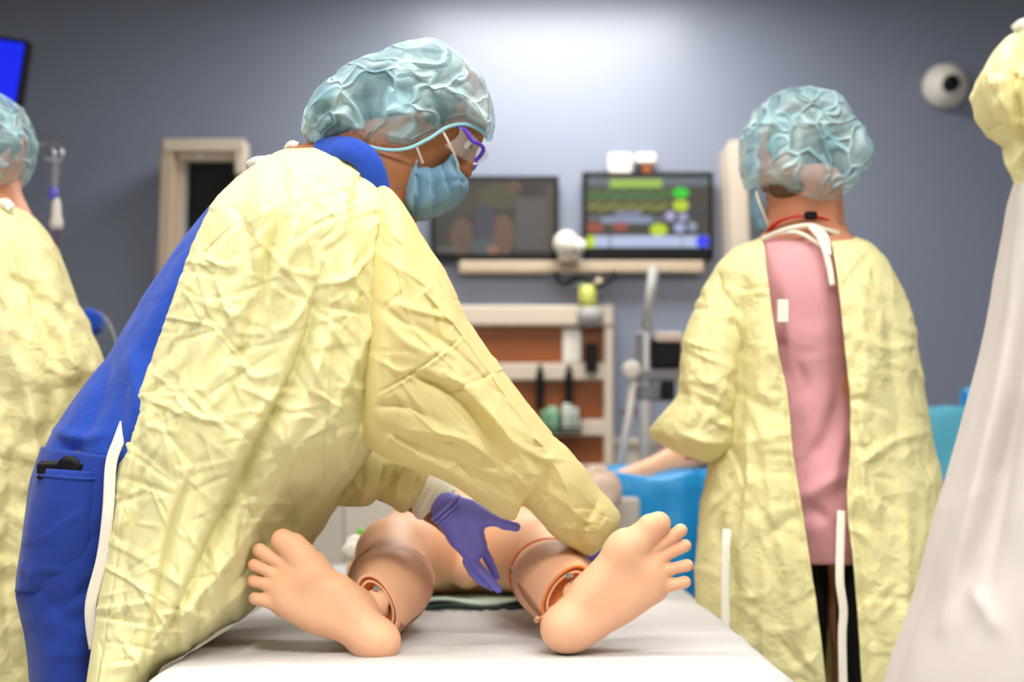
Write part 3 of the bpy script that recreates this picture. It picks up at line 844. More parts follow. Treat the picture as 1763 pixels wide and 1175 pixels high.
# ================================================================== person 1: leaning over the bed
p1 = figure('person in yellow gown over blue scrubs leaning over the mannequin legs', (-.75, 2.4, 0))
HC = P(750, 197, 2.42); FW = (.77, .04, -.64); UP = (.64, 0, .77)
hp, HW, HR = head_prims(HC, FW, UP, .93)
pr = list(hp)
nk0 = HW(-.03, 0, -.06)
pr += [cap_(nk0, P(655, 300, 2.42), .056, .062, .04), cap_(HW(.01, 0, -.07), P(672, 300, 2.42), .04, .05, .04), cap_(P(655, 300, 2.42), P(560, 380, 2.42), .075, .13, .06),
       cap_(P(560, 400, 2.40), P(380, 590, 2.40), .125, .115, .08), cap_(P(370, 600, 2.40), P(240, 760, 2.40), .105, .10, .08)]
nsh, fsh = np.array(P(620, 430, 2.33)), np.array(P(600, 380, 2.56))
nel, nwr = np.array(P(838, 748, 2.36)), np.array(P(1002, 890, 2.44))
fel, fwr = np.array(P(590, 800, 2.60)), np.array(P(742, 868, 2.53))
pr += [cap_(nsh, nel, .05, .042, .03), cap_(nel, nwr, .04, .027, .02), cap_(fsh, fel, .05, .042, .03), cap_(fel, fwr, .04, .027, .02),
       cap_(fwr, P(790, 905, 2.51), .026, .03, .02), cap_(nwr, P(1020, 920, 2.49), .026, .028, .02)]
for sx, yy in ((0, 2.33), (0, 2.50)):
    hp_ = np.array(P(200, 800, yy)); kn = np.array([-.735, yy, .50]); an = np.array([-.75, yy, .09])
    pr += [cap_(hp_, kn, .075, .052, .05), cap_(kn, an, .05, .034, .03)]
implicit('body', pr, M_skin1, p1, .009, [((HC.x-.13, HC.x+.14, .0032),), ((HC.y-.11, HC.y+.11, .0045),), ((HC.z-.15, HC.z+.12, .0032),)])
shoe(p1, -.76, 2.33, 0); shoe(p1, -.76, 2.50, 0)
hair_and_eyes(HC, FW, UP, p1, M_hair1, .93, [cap_(HW(-.05, 0, .0), P(600, 195, 2.42), .06, .05, .05), ell_(P(578, 200, 2.42), (.036, .04, .034), None, .03)])
# scrub top and trousers
Cs = rand_creases(3, 60, (60, 250, 700, 820), .005, 30, 120, 8, 26, 2.2, .5)
loft('scrub_top', [(535, 252, 640, 300, 2.42, .10), (440, 285, 690, 400, 2.42, .15), (345, 372, 640, 500, 2.41, .16), (255, 498, 560, 600, 2.40, .155), (198, 590, 470, 700, 2.39, .15), (132, 680, 400, 790, 2.38, .15), (78, 765, 330, 850, 2.38, .15), (78, 792, 300, 885, 2.38, .145)],
     M_scrub, p1, 110, 140, 2.2, creases=[Cs], folds=[([(95, 760), (150, 795), (230, 815)], 12, -.018), ([(190, 600), (168, 700), (125, 790)], 16, -.016), ([(230, 600), (235, 700), (225, 800)], 14, .016), ([(330, 430), (260, 560), (210, 660)], 18, .012), ([(90, 740), (140, 755), (180, 745)], 8, .012)])
col = MB(); col.tube(smooth_path([P(545, 262, 2.34), P(588, 255, 2.31), P(620, 266, 2.30), P(640, 292, 2.30), P(652, 340, 2.31)], 8), [.022]*33, 14, flat=.5, up=(0, -1, .3))
col.build('scrub_collar', M_scrub, p1)
loft('scrub_neck', [(548, 262, 660, 330, 2.42, .09), (572, 250, 652, 300, 2.42, .075), (600, 243, 650, 285, 2.42, .07)], M_scrub, p1, 30, 60, 2)
Cp = rand_creases(4, 50, (10, 780, 230, 1500), .005, 20, 80, 6, 20)
loft('scrub_pants', [(70, 770, 300, 800, 2.38, .15), (52, 830, 255, 860, 2.37, .14), (34, 950, 225, 960, 2.36, .125), (26, 1020, 205, 1020, 2.36, .12), (38, 1075, 195, 1080, 2.36, .115), (52, 1180, 178, 1180, 2.36, .11), (60, 1300, 175, 1300, 2.36, .12), (40, 1500, 165, 1500, 2.36, .14), (30, 1690, 160, 1690, 2.36, .15)],
     M_pants, p1, 120, 110, 2.2, creases=[Cp], folds=[([(80, 1050), (120, 1035), (170, 1000)], 8, -.008), ([(60, 1000), (110, 1060), (150, 1065)], 12, -.008)])
pk = loft('cargo_pocket', [(62, 806, 180, 814, 2.305, .085), (56, 830, 180, 834, 2.305, .088), (42, 900, 180, 900, 2.31, .09), (31, 975, 178, 975, 2.32, .084), (26, 1020, 165, 1020, 2.33, .07)], M_pants, p1, 60, 90, 2.6, creases=[rand_creases(9, 12, (30, 900, 180, 1020), .004, 20, 60, 5, 12)])
MB().tube(smooth_path([P(63, 818, 2.240), P(100, 822, 2.217), P(140, 825, 2.217), P(176, 825, 2.238)], 5), .0022, 8, flat=.5, up=(0, -1, 0)).build('pocket_hem', M_pants, pk)
ph = MB().box(P(117, 812, 2.248), (.094, .026, .034), bev=.006); ph.lathe([(.01, -.012), (.019, -.012), (.019, .01), (.01, .01)], P(122, 806, 2.246), 'y', 20)
o = ph.build('pocket_phone', M_blackp, p1)

# gown: open at the back, so its near sheet starts at the back edge on the left
G1 = [rowL(492, 256, 600, 252, 2.42, .09), rowL(462, 270, 636, 284, 2.42, .14), rowL(415, 302, 674, 326, 2.41, .18), rowL(372, 350, 698, 376, 2.40, .21), rowL(338, 420, 704, 430, 2.40, .225), rowL(316, 480, 700, 510, 2.40, .235),
      rowL(288, 560, 690, 590, 2.40, .24), rowL(254, 650, 672, 680, 2.40, .245), rowL(224, 730, 640, 764, 2.40, .25), rowL(205, 830, 590, 845, 2.40, .255), rowL(190, 920, 543, 928, 2.40, .26), rowL(176, 1010, 448, 1038, 2.38, .25),
      rowL(162, 1100, 345, 1108, 2.33, .21), rowL(150, 1175, 258, 1172, 2.26, .16), rowL(140, 1260, 215, 1260, 2.22, .14), rowL(125, 1400, 210, 1400, 2.22, .14)]
F1 = [([(600, 800), (520, 900), (430, 1000), (350, 1080)], 10, .014), ([(560, 820), (480, 920), (400, 1010)], 9, -.014), ([(500, 780), (450, 880), (380, 980), (300, 1080)], 9, .010), ([(474, 278), (432, 308), (390, 356), (356, 425), (334, 485), (306, 565), (272, 655), (240, 735), (222, 835), (206, 925), (192, 1015), (178, 1105), (166, 1175)], 2.6, -.005), ([(548, 480), (522, 600), (441, 771), (363, 928), (300, 1070), (262, 1160)], 16, -.034, 9), ([(572, 560), (500, 745), (415, 900), (340, 1050)], 26, .016),
      ([(481, 280), (478, 383), (454, 467), (444, 560), (438, 640)], 16, -.016, 8), ([(505, 300), (500, 420), (480, 520)], 16, .012), ([(452, 300), (450, 400), (430, 520)], 13, .012),
      ([(395, 340), (430, 420), (432, 520), (408, 640), (400, 740)], 14, -.014, 8), ([(372, 480), (352, 620), (300, 760), (270, 900)], 16, .012, 24), ([(343, 796), (306, 875), (280, 972), (262, 1070), (246, 1163)], 10, -.018, 7),
      ([(330, 560), (310, 640), (262, 760)], 9, -.012), ([(240, 720), (236, 850), (215, 960), (205, 1080)], 10, -.010), ([(620, 300), (610, 400), (640, 500)], 14, -.010), ([(665, 470), (628, 580), (560, 740)], 12, .011),
      ([(560, 270), (600, 340), (610, 430), (590, 500)], 10, .010), ([(545, 490), (600, 480), (650, 430)], 6, .010), ([(400, 380), (375, 470), (400, 560)], 8, .010),
      ([(520, 350), (535, 420), (545, 490)], 6, .010), ([(545, 490), (500, 560), (470, 570)], 6, .008), ([(636, 700), (620, 790), (580, 880)], 9, .010), ([(300, 680), (345, 720), (400, 725)], 6, .008), ([(480, 640), (440, 650), (410, 620)], 6, .006)]
C1 = [rand_creases(14, 260, (170, 260, 700, 1170), .0034, 14, 55, 2.5, 6), rand_creases(11, 220, (180, 260, 700, 1170), .0062, 25, 95, 3, 9), rand_creases(12, 110, (180, 330, 680, 1170), .0075, 60, 190, 5, 14, 1.95, .35), rand_creases(13, 150, (180, 300, 690, 1170), .0030, 12, 40, 3, 7)]
gown = loft('gown', G1, M_gown, p1, 380, 420, 2.3, 'left', F1, C1, solid=.0018,
            yadd=lambda U, V: .20*np.clip((U-310)/190, 0, 1)**1.5*(lambda t: t*t*(3-2*t))(np.clip((V-740)/190, 0, 1)))
# hem line beside the back edge
def hem(rows, off, name, Yoff, seg=None, side=0):
    pts = []
    for r in rows: 
        A = r
        u = A[6]+off*(1 if side == 0 else 1); x = (A[0]+A[2])/2+(A[2]-A[0])/2*u; y = (A[1]+A[3])/2+(A[3]-A[1])/2*u
        q = (1-min(1, abs(u))**2.3)**(1/2.3); pts.append(P(x, y, A[4]-A[5]*q-Yoff))
    return smooth_path(pts, 8)
# near sleeve
SL = [(640, 292, 600, 745, 2.36, .10), (690, 346, 634, 770, 2.30, .135), (732, 412, 662, 790, 2.30, .135), (775, 478, 702, 806, 2.31, .130), (815, 560, 758, 826, 2.32, .125), (868, 640, 812, 858, 2.34, .115), (918, 706, 852, 886, 2.36, .105), (955, 750, 884, 896, 2.38, .095), (978, 772, 903, 872, 2.39, .09), (1005, 803, 925, 893, 2.40, .085), (1035, 845, 950, 922, 2.42, .078), (1060, 872, 985, 946, 2.43, .07), (1069, 890, 1016, 958, 2.44, .062), (1066, 908, 1030, 950, 2.45, .045)]
F2 = [([(700, 640), (780, 680), (850, 770), (905, 880)], 22, -.026, 9), ([(690, 590), (790, 650), (870, 740), (930, 850)], 14, .014), ([(650, 740), (740, 770), (800, 800), (870, 870)], 14, -.014), ([(660, 790), (740, 800), (810, 840)], 10, .010),
      ([(720, 420), (790, 520), (830, 620)], 9, .009), ([(665, 560), (720, 600), (780, 610)], 8, .009), ([(640, 700), (700, 700), (760, 730)], 8, -.010), ([(690, 470), (790, 560), (880, 690), (960, 790)], 12, .012, 5), ([(720, 560), (800, 620), (880, 720)], 8, -.010, 4), ([(660, 600), (760, 640), (850, 720), (910, 800)], 7, .008, 14), ([(700, 740), (800, 760), (880, 820)], 10, .010, 5), ([(880, 650), (900, 700), (980, 790)], 6, -.008), ([(668, 640), (740, 640), (800, 690)], 7, .010),
      ([(700, 470), (745, 530), (750, 600)], 7, -.009), ([(850, 700), (890, 760), (960, 800)], 8, .012), ([(960, 800), (985, 860), (990, 940)], 12, .016), ([(940, 790), (945, 850), (930, 890)], 9, -.010), ([(1030, 860), (1010, 900), (1000, 950)], 8, -.010), ([(640, 684), (700, 648), (762, 606), (812, 566)], 2.2, -.006), ([(641, 690), (701, 654), (763, 612), (814, 572)], 2.4, .004)]
C2 = [rand_creases(24, 130, (640, 340, 1060, 950), .0036, 14, 50, 2.5, 6), rand_creases(21, 110, (640, 340, 1060, 950), .0065, 30, 110, 3, 10, .85, .5), rand_creases(22, 60, (640, 340, 1060, 950), .0038, 15, 60, 3, 8)]
loft('gown_sleeve', SL, M_gown2, p1, 300, 360, 2.3, None, F2, C2)
# far sleeve, rucked up to its knit cuff
S2 = [(560, 700, 500, 850, 2.58, .08), (600, 740, 560, 868, 2.57, .08), (640, 770, 585, 872, 2.56, .08), (665, 790, 632, 872, 2.55, .078), (690, 786, 652, 860, 2.545, .062), (712, 790, 672, 872, 2.54, .068), (732, 798, 694, 884, 2.54, .064), (742, 808, 712, 872, 2.535, .05)]
C3 = [rand_creases(31, 50, (540, 700, 740, 890), .010, 20, 60, 5, 12, 1.9, .5)]
loft('gown_sleeve', S2, M_gown2, p1, 120, 140, 2.1, None, [([(655, 790), (652, 860)], 7, -.014), ([(690, 800), (676, 880)], 7, .012), ([(600, 790), (625, 870)], 8, .012)], C3)
loft('knit_cuff', [(740, 808, 704, 868, 2.535, .036), (750, 814, 708, 880, 2.533, .042), (762, 822, 716, 892, 2.532, .044), (772, 830, 726, 896, 2.53, .042), (782, 838, 742, 890, 2.528, .038), (788, 842, 750, 886, 2.528, .028)],
     M_knit, p1, 60, 72, 2.0, None, [([(742, 828), (712, 884)], 3, -.003), ([(754, 832), (722, 892)], 3, -.003), ([(768, 836), (734, 894)], 3, -.003)])
# ties
ribbon('gown_tie', [P(216, 728, 2.235), P(204, 760, 2.225), P(191, 800, 2.22), P(186, 880, 2.21), P(176, 960, 2.21), P(158, 1030, 2.21), P(156, 1070, 2.212), P(163, 1118, 2.215)], .019, M_tie, p1, .10)
ribbon('gown_tie', [P(428, 286, 2.33), P(440, 278, 2.32), P(456, 276, 2.32), P(468, 272, 2.34)], .016, M_tie, p1, .3)
ribbon('gown_tie', [P(494, 258, 2.38), P(502, 249, 2.37), P(512, 252, 2.37)], .014, M_tie, p1, .5)

# cap: crinkled see-through shell
def crinkle(seed, amp, sc_=1.0):
    def fn(vs):
        rg = np.random.RandomState(seed); c = vs.mean(0); d = vs-c; L_ = np.linalg.norm(d, axis=1, keepdims=True)+1e-6; dn = d/L_
        h = np.zeros(len(vs))
        for k in range(46):
            n = rg.normal(size=3); n /= np.linalg.norm(n); o_ = rg.uniform(-.10, .10)*sc_
            q = (d@n-o_); wd = rg.uniform(.006, .016); ax_ = rg.normal(size=3); ax_ -= n*(ax_@n); ax_ /= np.linalg.norm(ax_); s = (d@ax_)-rg.uniform(-.12, .12)
            h += rg.uniform(.3, 1)*rg.choice([1, -1], p=[.65, .35])*np.maximum(0, 1-np.abs(q)/wd)*np.exp(-(s/rg.uniform(.03, .09))**2)
        return vs+dn*(h*amp)[:, None]
    return fn
capo = [(528, 228), (533, 200), (552, 170), (575, 150), (594, 132), (625, 115), (660, 105), (690, 92), (725, 84), (752, 83), (780, 98), (806, 118), (828, 142), (843, 175), (850, 205), (848, 226), (838, 236), (826, 224), (806, 214), (785, 214), (762, 224), (742, 238), (722, 252), (690, 259), (655, 256), (628, 250), (606, 240), (575, 240), (545, 250), (530, 245)]
cp = implicit('bouffant_cap', [puff_(spline_poly(capo, 4), 2.42, .125, .075)], M_cap, p1, .0045, None, crinkle(4, .0045))
ribbon('cap_elastic', [P(541, 246, 2.36), P(575, 241, 2.335), P(606, 243, 2.325), P(655, 257, 2.32), P(700, 256, 2.315), P(740, 238, 2.315), P(770, 219, 2.318), P(800, 214, 2.33), P(826, 224, 2.35), P(838, 235, 2.38)], .006, M_capband, cp, .8)
# mask with pleats
def pleats(vs):
    a, b = np.array(P(722, 290, 2.3)), np.array(P(790, 300, 2.3)); out = vs.copy()
    px_ = vs[:, 0]/vs[:, 1]*F+CX; py_ = HY-(vs[:, 2]-CAMZ)/vs[:, 1]*F
    t = ((px_-728)/np.maximum(.5, (py_-180)/100)*.5+80)
    near_ = np.clip((2.46-vs[:, 1])/.04, 0, 1)
    saw = (t/9.5) % 1.0
    out[:, 1] -= near_*(.026*saw**1.2-.012)*np.clip((py_-272)/40, 0, 1)
    return out
mo = [(718, 276), (727, 288), (740, 294), (754, 293), (768, 284), (780, 268), (788, 272), (793, 296), (807, 316), (800, 334), (784, 352), (762, 364), (738, 374), (718, 377), (700, 368), (684, 352), (678, 336), (690, 318), (706, 292)]
mk = implicit('face_mask', [puff_(spline_poly(mo, 4), 2.42, .082, .045)], M_mask, p1, .0028, None, pleats)
ribbon('mask_edge', [P(718, 276, 2.352), P(706, 296, 2.352), P(692, 318, 2.355), P(679, 335, 2.37)], .006, M_maskedge, mk, .5)
ribbon('mask_edge', [P(781, 268, 2.362), P(787, 280, 2.36), P(790, 296, 2.365), P(805, 316, 2.385)], .006, M_maskedge, mk, .5)
for pts in ([P(716, 250, 2.325), P(722, 265, 2.335), P(728, 281, 2.348)], [P(760, 222, 2.32), P(772, 244, 2.325), P(784, 269, 2.350)]):
    ribbon('ear_loop', pts, .0042, M_tie, mk, .8)
# goggles: clear lens in a purple frame
gg = MB(); arc = smooth_path([P(785, 215, 2.335), P(796, 221, 2.33), P(806, 229, 2.325), P(812, 241, 2.325), P(823, 247, 2.33), P(832, 255, 2.345), P(829, 266, 2.355), P(818, 278, 2.36)], 6)
gg.tube(arc, .0034, 10); 
arc2 = [Vector((v.x-.016, 2*2.42-v.y, v.z+.004)) for v in arc]
gog = gg.build('goggles', M_purple, p1); gog['label'] = 'goggles with a purple frame and clear lens'
top = [P(788, 214, 2.325), P(810, 228, 2.335), P(832, 250, 2.37), P(838, 256, 2.42), P(832, 250, 2.47), P(810, 228, 2.505), P(788, 214, 2.515)]
bot = [P(766, 250, 2.325), P(788, 268, 2.335), P(812, 282, 2.37), P(820, 286, 2.42), P(812, 282, 2.47), P(788, 268, 2.505), P(766, 250, 2.515)]
tp, bt = smooth_path(top, 8), smooth_path(bot, 8); vs = []; fs = []
for i in range(len(tp)):
    for k in range(8): vs.append(tp[i].lerp(bt[i], k/7)+Vector((.012*math.sin(k/7*math.pi), 0, 0)))
for i in range(len(tp)-1):
    for k in range(7): fs.append((i*8+k, (i+1)*8+k, (i+1)*8+k+1, i*8+k+1))
MB().tube(arc2, .0034, 10).build('far_frame', M_purple, gog)
ln = link('goggle_lens', vs, fs, M_clear, gog); md = ln.modifiers.new('s', 'SOLIDIFY'); md.thickness = .0015
# gloves
gy = 2.50; gs = 1/F*gy
def gl(px_, py_, dy=0): return P(px_, py_, gy+dy)
def cz(x, y): return (680+x/5.34, 820+y/5.34)
pal = [cz(*q) for q in ((590, 190), (680, 215), (770, 280), (850, 350), (850, 440), (815, 470), (830, 560), (850, 640), (830, 700), (790, 760), (700, 790), (630, 760), (575, 690), (530, 610), (470, 530), (410, 450), (400, 410), (470, 300), (540, 220))]
gp = [slab_(spline_poly(pal), gy, .015, .0145, .01)]
gp += [cap_(gl(*cz(690, 320), .003), gl(*cz(880, 400), -.004), .017, .0105, .012), cap_(gl(*cz(880, 400), -.004), gl(*cz(1010, 445), -.006), .0098, .0088, .006), cap_(gl(*cz(1010, 445), -.006), gl(*cz(1110, 470), -.004), .0088, .0086, .006),
       cap_(gl(*cz(670, 380), -.004), gl(*cz(760, 430), -.006), .013, .011, .015), ell_(gl(*cz(560, 520), -.005), (.014, .012, .022), None, .02)]
for chain in ([((664, 790), .002, .0088), ((715, 885), -.003, .0078), ((775, 958), -.006, .0070), ((850, 1005), -.007, .0062)],
              [((735, 795), -.006, .0086), ((800, 880), -.014, .0080), ((880, 965), -.017, .0074), ((950, 1045), -.016, .0068)],
              [((700, 790), .010, .0085), ((760, 890), .010, .0078), ((830, 970), .010, .007), ((890, 1025), .010, .0064)],
              [((812, 680), .010, .0088), ((858, 770), .018, .0080), ((896, 850), .022, .0074), ((930, 925), .020, .0066)]):
    for (q0, d0, r0), (q1, d1, r1) in zip(chain[:-1], chain[1:]):
        gp.append(cap_(gl(*cz(*q0), d0), gl(*cz(*q1), d1), r0, r1, .0022))
# wrist and rolled cuff
gp += [cap_(gl(*cz(470, 290), .006), gl(*cz(530, 370), .002), .029, .028, .01)]
glv = implicit('glove', gp, M_glove, p1, .0017)
glv['label'] = 'purple nitrile glove on the far hand with spread thumb'
c0, c1 = Vector(gl(*cz(450, 290), .006)), Vector(gl(*cz(470, 310), .006)); ax_ = (Vector(gl(*cz(560, 420)))-Vector(gl(*cz(440, 270)))).normalized()
e1 = (Vector(gl(*cz(590, 180)))-Vector(gl(*cz(335, 405)))); hw = e1.length/2; e1.normalize(); e2 = Vector((0, 1, 0)); cc = (Vector(gl(*cz(590, 180)))+Vector(gl(*cz(335, 405))))/2
for kk, (off, rr) in enumerate(((0, .0045), (.009, .0038), (.016, .003))):
    ring_ = [cc+ax_*off+e1*math.cos(a)*(hw-.003-off*.15)+e2*math.sin(a)*(.031) for a in np.linspace(0, 2*math.pi, 33)[:-1]]
    MB().tube(ring_, rr, 10, closed=True).build('glove_cuff', M_glove, glv)
# the near hand closes on the shin behind the sleeve end
hc = lambda x, y, Y: P(x, y, Y)
gp = [cap_(hc(1000, 900, 2.52), hc(1030, 930, 2.53), .028, .028, .01), ell_(hc(1035, 950, 2.54), (.036, .026, .032), None, .01)]
for k, (x, y) in enumerate(((1052, 940), (1046, 953), (1038, 962), (1028, 966))):
    gp += [cap_(hc(x-12, y-6, 2.55), hc(x-2, y+4, 2.575-.004*k), .0095, .009, .004), cap_(hc(x-2, y+4, 2.575-.004*k), hc(x-14, y+14, 2.60), .009, .008, .004), cap_(hc(x-14, y+14, 2.60), hc(x-26, y+16, 2.60), .008, .0075, .004)]
gp += [cap_(hc(1015, 940, 2.52), hc(1000, 962, 2.51), .011, .0095, .006), cap_(hc(1000, 962, 2.51), hc(985, 968, 2.52), .0095, .0085, .004)]
implicit('glove', gp, M_glove, p1, .0024)['label'] = 'purple nitrile glove of the near hand, tucked behind the sleeve end'

# ================================================================== person 2: back turned, right of the bed
p2 = figure('person with back turned, open yellow gown over pink shirt, right of the bed', (.66, 3.05, 0))
HC2 = P(1378, 258, 3.02); FW2 = (-.62, .76, -.22); UP2 = (-.12, .16, .98)
hp, HW2, HR2 = head_prims(HC2, FW2, UP2, .98)
pr = list(hp); Y2 = 3.05
pr += [cap_(HW2(-.03, 0, -.07), P(1385, 395, Y2), .058, .062, .04), cap_(P(1385, 400, Y2), P(1390, 470, Y2), .075, .10, .06), cap_(P(1310, 462, Y2), P(1470, 462, Y2), .05, .05, .05),
       cap_(P(1395, 520, Y2), P(1400, 660, Y2), .115, .10, .08), cap_(P(1400, 680, Y2), P(1415, 850, Y2), .10, .13, .08)]
sL, eL, wL = np.array(P(1282, 505, Y2)), np.array(P(1195, 735, Y2)), np.array(P(1200, 770, Y2+.26))
sR, eR, wR = np.array(P(1495, 505, Y2)), np.array(P(1530, 720, Y2+.05)), np.array(P(1440, 770, Y2+.28))
pr += [cap_(sL, eL, .048, .04, .03), cap_(eL, wL, .038, .026, .02), cap_(sR, eR, .048, .04, .03), cap_(eR, wR, .038, .026, .02)]
for wv, dx in ((wL, .02), (wR, -.02)):
    pm = wv+np.array([dx, .07, -.01]); pr.append(cap_(wv, pm, .024, .028, .02))
    for k in range(4): b0 = pm+np.array([(k-1.5)*.018, .02, .0]); pr.append(cap_(b0, b0+np.array([0, .06-.008*abs(k-1.5), -.02]), .009, .0075, .006))
    pr.append(cap_(wv+np.array([.02 if dx < 0 else .02, .03, 0]), wv+np.array([.05, .08, .01]), .011, .009, .008))
for sx in (-.08, .08):
    hx = P(1415, 850, Y2).x+sx; pr += [cap_((hx, Y2, .88), (hx+sx*.1, Y2, .50), .088, .058, .05), cap_((hx+sx*.1, Y2, .50), (hx+sx*.1, Y2, .09), .056, .036, .03)]
implicit('body', pr, M_skin2, p2, .010, [((HC2.x-.12, HC2.x+.12, .005),), ((HC2.y-.12, HC2.y+.12, .006),), ((HC2.z-.16, HC2.z+.12, .005),)])
for sx in (-.09, .09): shoe(p2, P(1415, 850, Y2).x+sx, Y2, math.pi/2)
hair_and_eyes(HC2, FW2, UP2, p2, M_hair2, .98, [ell_(P(1430, 270, 2.99), (.05, .05, .07), None, .04)])
hr = MB()
for k in range(5):
    x = 1414+k*5; hr.tube(smooth_path([P(x, 335, 2.98), P(x+6+k, 352, 2.97), P(x+4+2*k, 372, 2.975), P(x+16+k, 388, 2.98)], 4), .0007, 5)
o = hr.build('loose_hair', M_hair2, p2); o['kind'] = 'stuff'
capo2 = [(1279, 250), (1284, 222), (1296, 200), (1315, 180), (1338, 166), (1365, 162), (1398, 164), (1425, 172), (1448, 195), (1470, 226), (1497, 270), (1482, 302), (1462, 328), (1440, 346), (1412, 348), (1385, 340), (1358, 328), (1335, 318), (1312, 314), (1294, 322), (1282, 300)]
implicit('nape_hair', [ell_(P(1372, 322, 2.995), (.06, .05, .032), None, .02), ell_(P(1420, 330, 3.0), (.03, .04, .03), None, .02)], M_hair2, p2, .006)
implicit('bouffant_cap', [puff_(spline_poly(capo2, 3), 3.01, .125, .07)], M_cap2, p2, .006, None, crinkle(9, .004))
implicit('face_mask', [puff_([(1294, 330), (1306, 345), (1318, 375), (1330, 400), (1322, 408), (1305, 398), (1294, 370)], 3.08, .06, .03)], M_mask, p2, .005)
ribbon('ear_loop', [P(1302, 330, 2.98), P(1308, 350, 2.97), P(1320, 380, 3.0), P(1326, 398, 3.03)], .006, M_tie, p2, .6)
Cs = [rand_creases(41, 14, (1320, 760, 1460, 960), .006, 40, 110, 10, 24, 2.6, .35), rand_creases(42, 20, (1320, 420, 1460, 960), .003, 30, 90, 8, 20)]
loft('pink_shirt', [(1322, 406, 1440, 402, Y2, .05), (1300, 420, 1478, 418, Y2, .10), (1270, 470, 1508, 465, Y2, .13), (1282, 560, 1500, 560, Y2, .135), (1300, 660, 1498, 660, Y2, .13), (1305, 760, 1510, 760, Y2, .14), (1318, 860, 1530, 860, Y2, .15), (1335, 940, 1530, 940, Y2, .15), (1340, 972, 1525, 975, Y2, .145)],
     M_pink, p2, 110, 120, 2.2, None, [([(1370, 620), (1385, 665), (1370, 690)], 10, -.010), ([(1440, 690), (1420, 760), (1380, 800)], 14, -.016), ([(1452, 740), (1430, 830), (1385, 860)], 12, .012), ([(1390, 870), (1430, 900), (1450, 940)], 10, -.012), ([(1350, 480), (1360, 580), (1365, 640)], 10, .006), ([(1360, 520), (1352, 420)], 5, .004)], Cs)
for sx in (-1, 1):
    hx = 1432+sx*52
    loft('legging', [(hx-54, 900, hx+54, 900, Y2, .12), (hx-50, 1000, hx+50, 1000, Y2, .10), (hx-42, 1175, hx+40, 1175, Y2, .085), (hx-34, 1300, hx+32, 1300, Y2, .065), (hx-30, 1400, hx+30, 1400, Y2, .065), (hx-22, 1560, hx+22, 1560, Y2, .045)], M_black, p2, 50, 48, 2.1)
G2 = [rowB(1306, 410, 1476, 408, Y2, .06, 1319, 1424), rowB(1262, 428, 1508, 424, Y2, .13, 1322, 1427), rowB(1228, 470, 1540, 466, Y2, .17, 1328, 1433), rowB(1222, 540, 1568, 530, Y2, .185, 1338, 1440), rowB(1228, 610, 1582, 600, Y2, .19, 1350, 1447),
      rowB(1234, 690, 1594, 680, Y2, .195, 1364, 1455), rowB(1226, 780, 1610, 770, Y2, .20, 1374, 1456), rowB(1206, 880, 1630, 860, Y2, .205, 1388, 1450), rowB(1199, 980, 1645, 960, Y2, .21, 1402, 1460), rowB(1200, 1080, 1655, 1070, Y2, .21, 1416, 1468), rowB(1205, 1180, 1662, 1180, Y2, .21, 1426, 1474), rowB(1210, 1330, 1665, 1330, Y2, .21, 1432, 1480)]
Fg2 = [([(1290, 430), (1270, 560), (1275, 700), (1250, 860)], 16, -.016), ([(1320, 560), (1310, 700), (1330, 860), (1370, 1050), (1390, 1170)], 14, .014), ([(1290, 700), (1290, 850), (1270, 1000)], 12, .014), ([(1345, 620), (1352, 780), (1372, 900), (1400, 1050)], 8, -.012),
       ([(1475, 480), (1490, 620), (1480, 760), (1500, 900)], 14, .014), ([(1520, 480), (1540, 640), (1550, 800)], 14, -.014), ([(1470, 700), (1475, 850), (1490, 1000), (1500, 1150)], 10, -.014), ([(1560, 850), (1560, 1000), (1550, 1150)], 14, .016), ([(1230, 900), (1260, 1000), (1240, 1150)], 14, -.014), ([(1310, 900), (1320, 1000), (1310, 1160)], 12, .012), ([(1480, 580), (1530, 600), (1580, 590)], 8, .008), ([(1480, 800), (1540, 760), (1600, 745)], 7, .008)]
Cg2 = [rand_creases(51, 150, (1200, 410, 1660, 1180), .0058, 20, 80, 4, 11), rand_creases(52, 70, (1200, 450, 1660, 1180), .0065, 30, 120, 5, 13, 1.4, .5)]
loft('gown', G2, M_gownlow, p2, 200, 300, 2.3, 'back', Fg2, Cg2, solid=.002)
SL2 = [(1262, 430, 1322, 470, Y2, .07), (1228, 468, 1318, 530, Y2-.02, .09), (1200, 520, 1296, 590, Y2-.04, .10), (1178, 580, 1276, 640, Y2-.06, .10), (1170, 640, 1268, 690, Y2-.07, .10), (1166, 680, 1264, 740, Y2-.07, .10), (1140, 712, 1256, 778, Y2-.06, .10), (1120, 738, 1225, 797, Y2-.04, .09), (1119, 752, 1180, 786, Y2-.02, .06)]
Cs2 = [rand_creases(61, 55, (1130, 450, 1300, 790), .008, 15, 60, 4, 10, .2, .6), rand_creases(62, 25, (1130, 450, 1300, 790), .005, 30, 80, 5, 12, 1.8, .4)]
loft('gown_sleeve', SL2, M_gownlow, p2, 120, 140, 2.2, None, [([(1190, 690), (1230, 700), (1262, 720)], 8, -.014), ([(1150, 730), (1200, 760), (1250, 765)], 9, .012), ([(1130, 750), (1180, 775), (1240, 790)], 6, -.010)], Cs2)
# forearm sleeve reaching forward over the bed
loft('gown_sleeve', [(1122, 742, 1240, 800, Y2+.02, .06), (1130, 750, 1235, 795, Y2+.10, .05), (1150, 752, 1225, 792, Y2+.18, .045), (1170, 755, 1222, 790, Y2+.25, .04)], M_gownlow, p2, 30, 48)
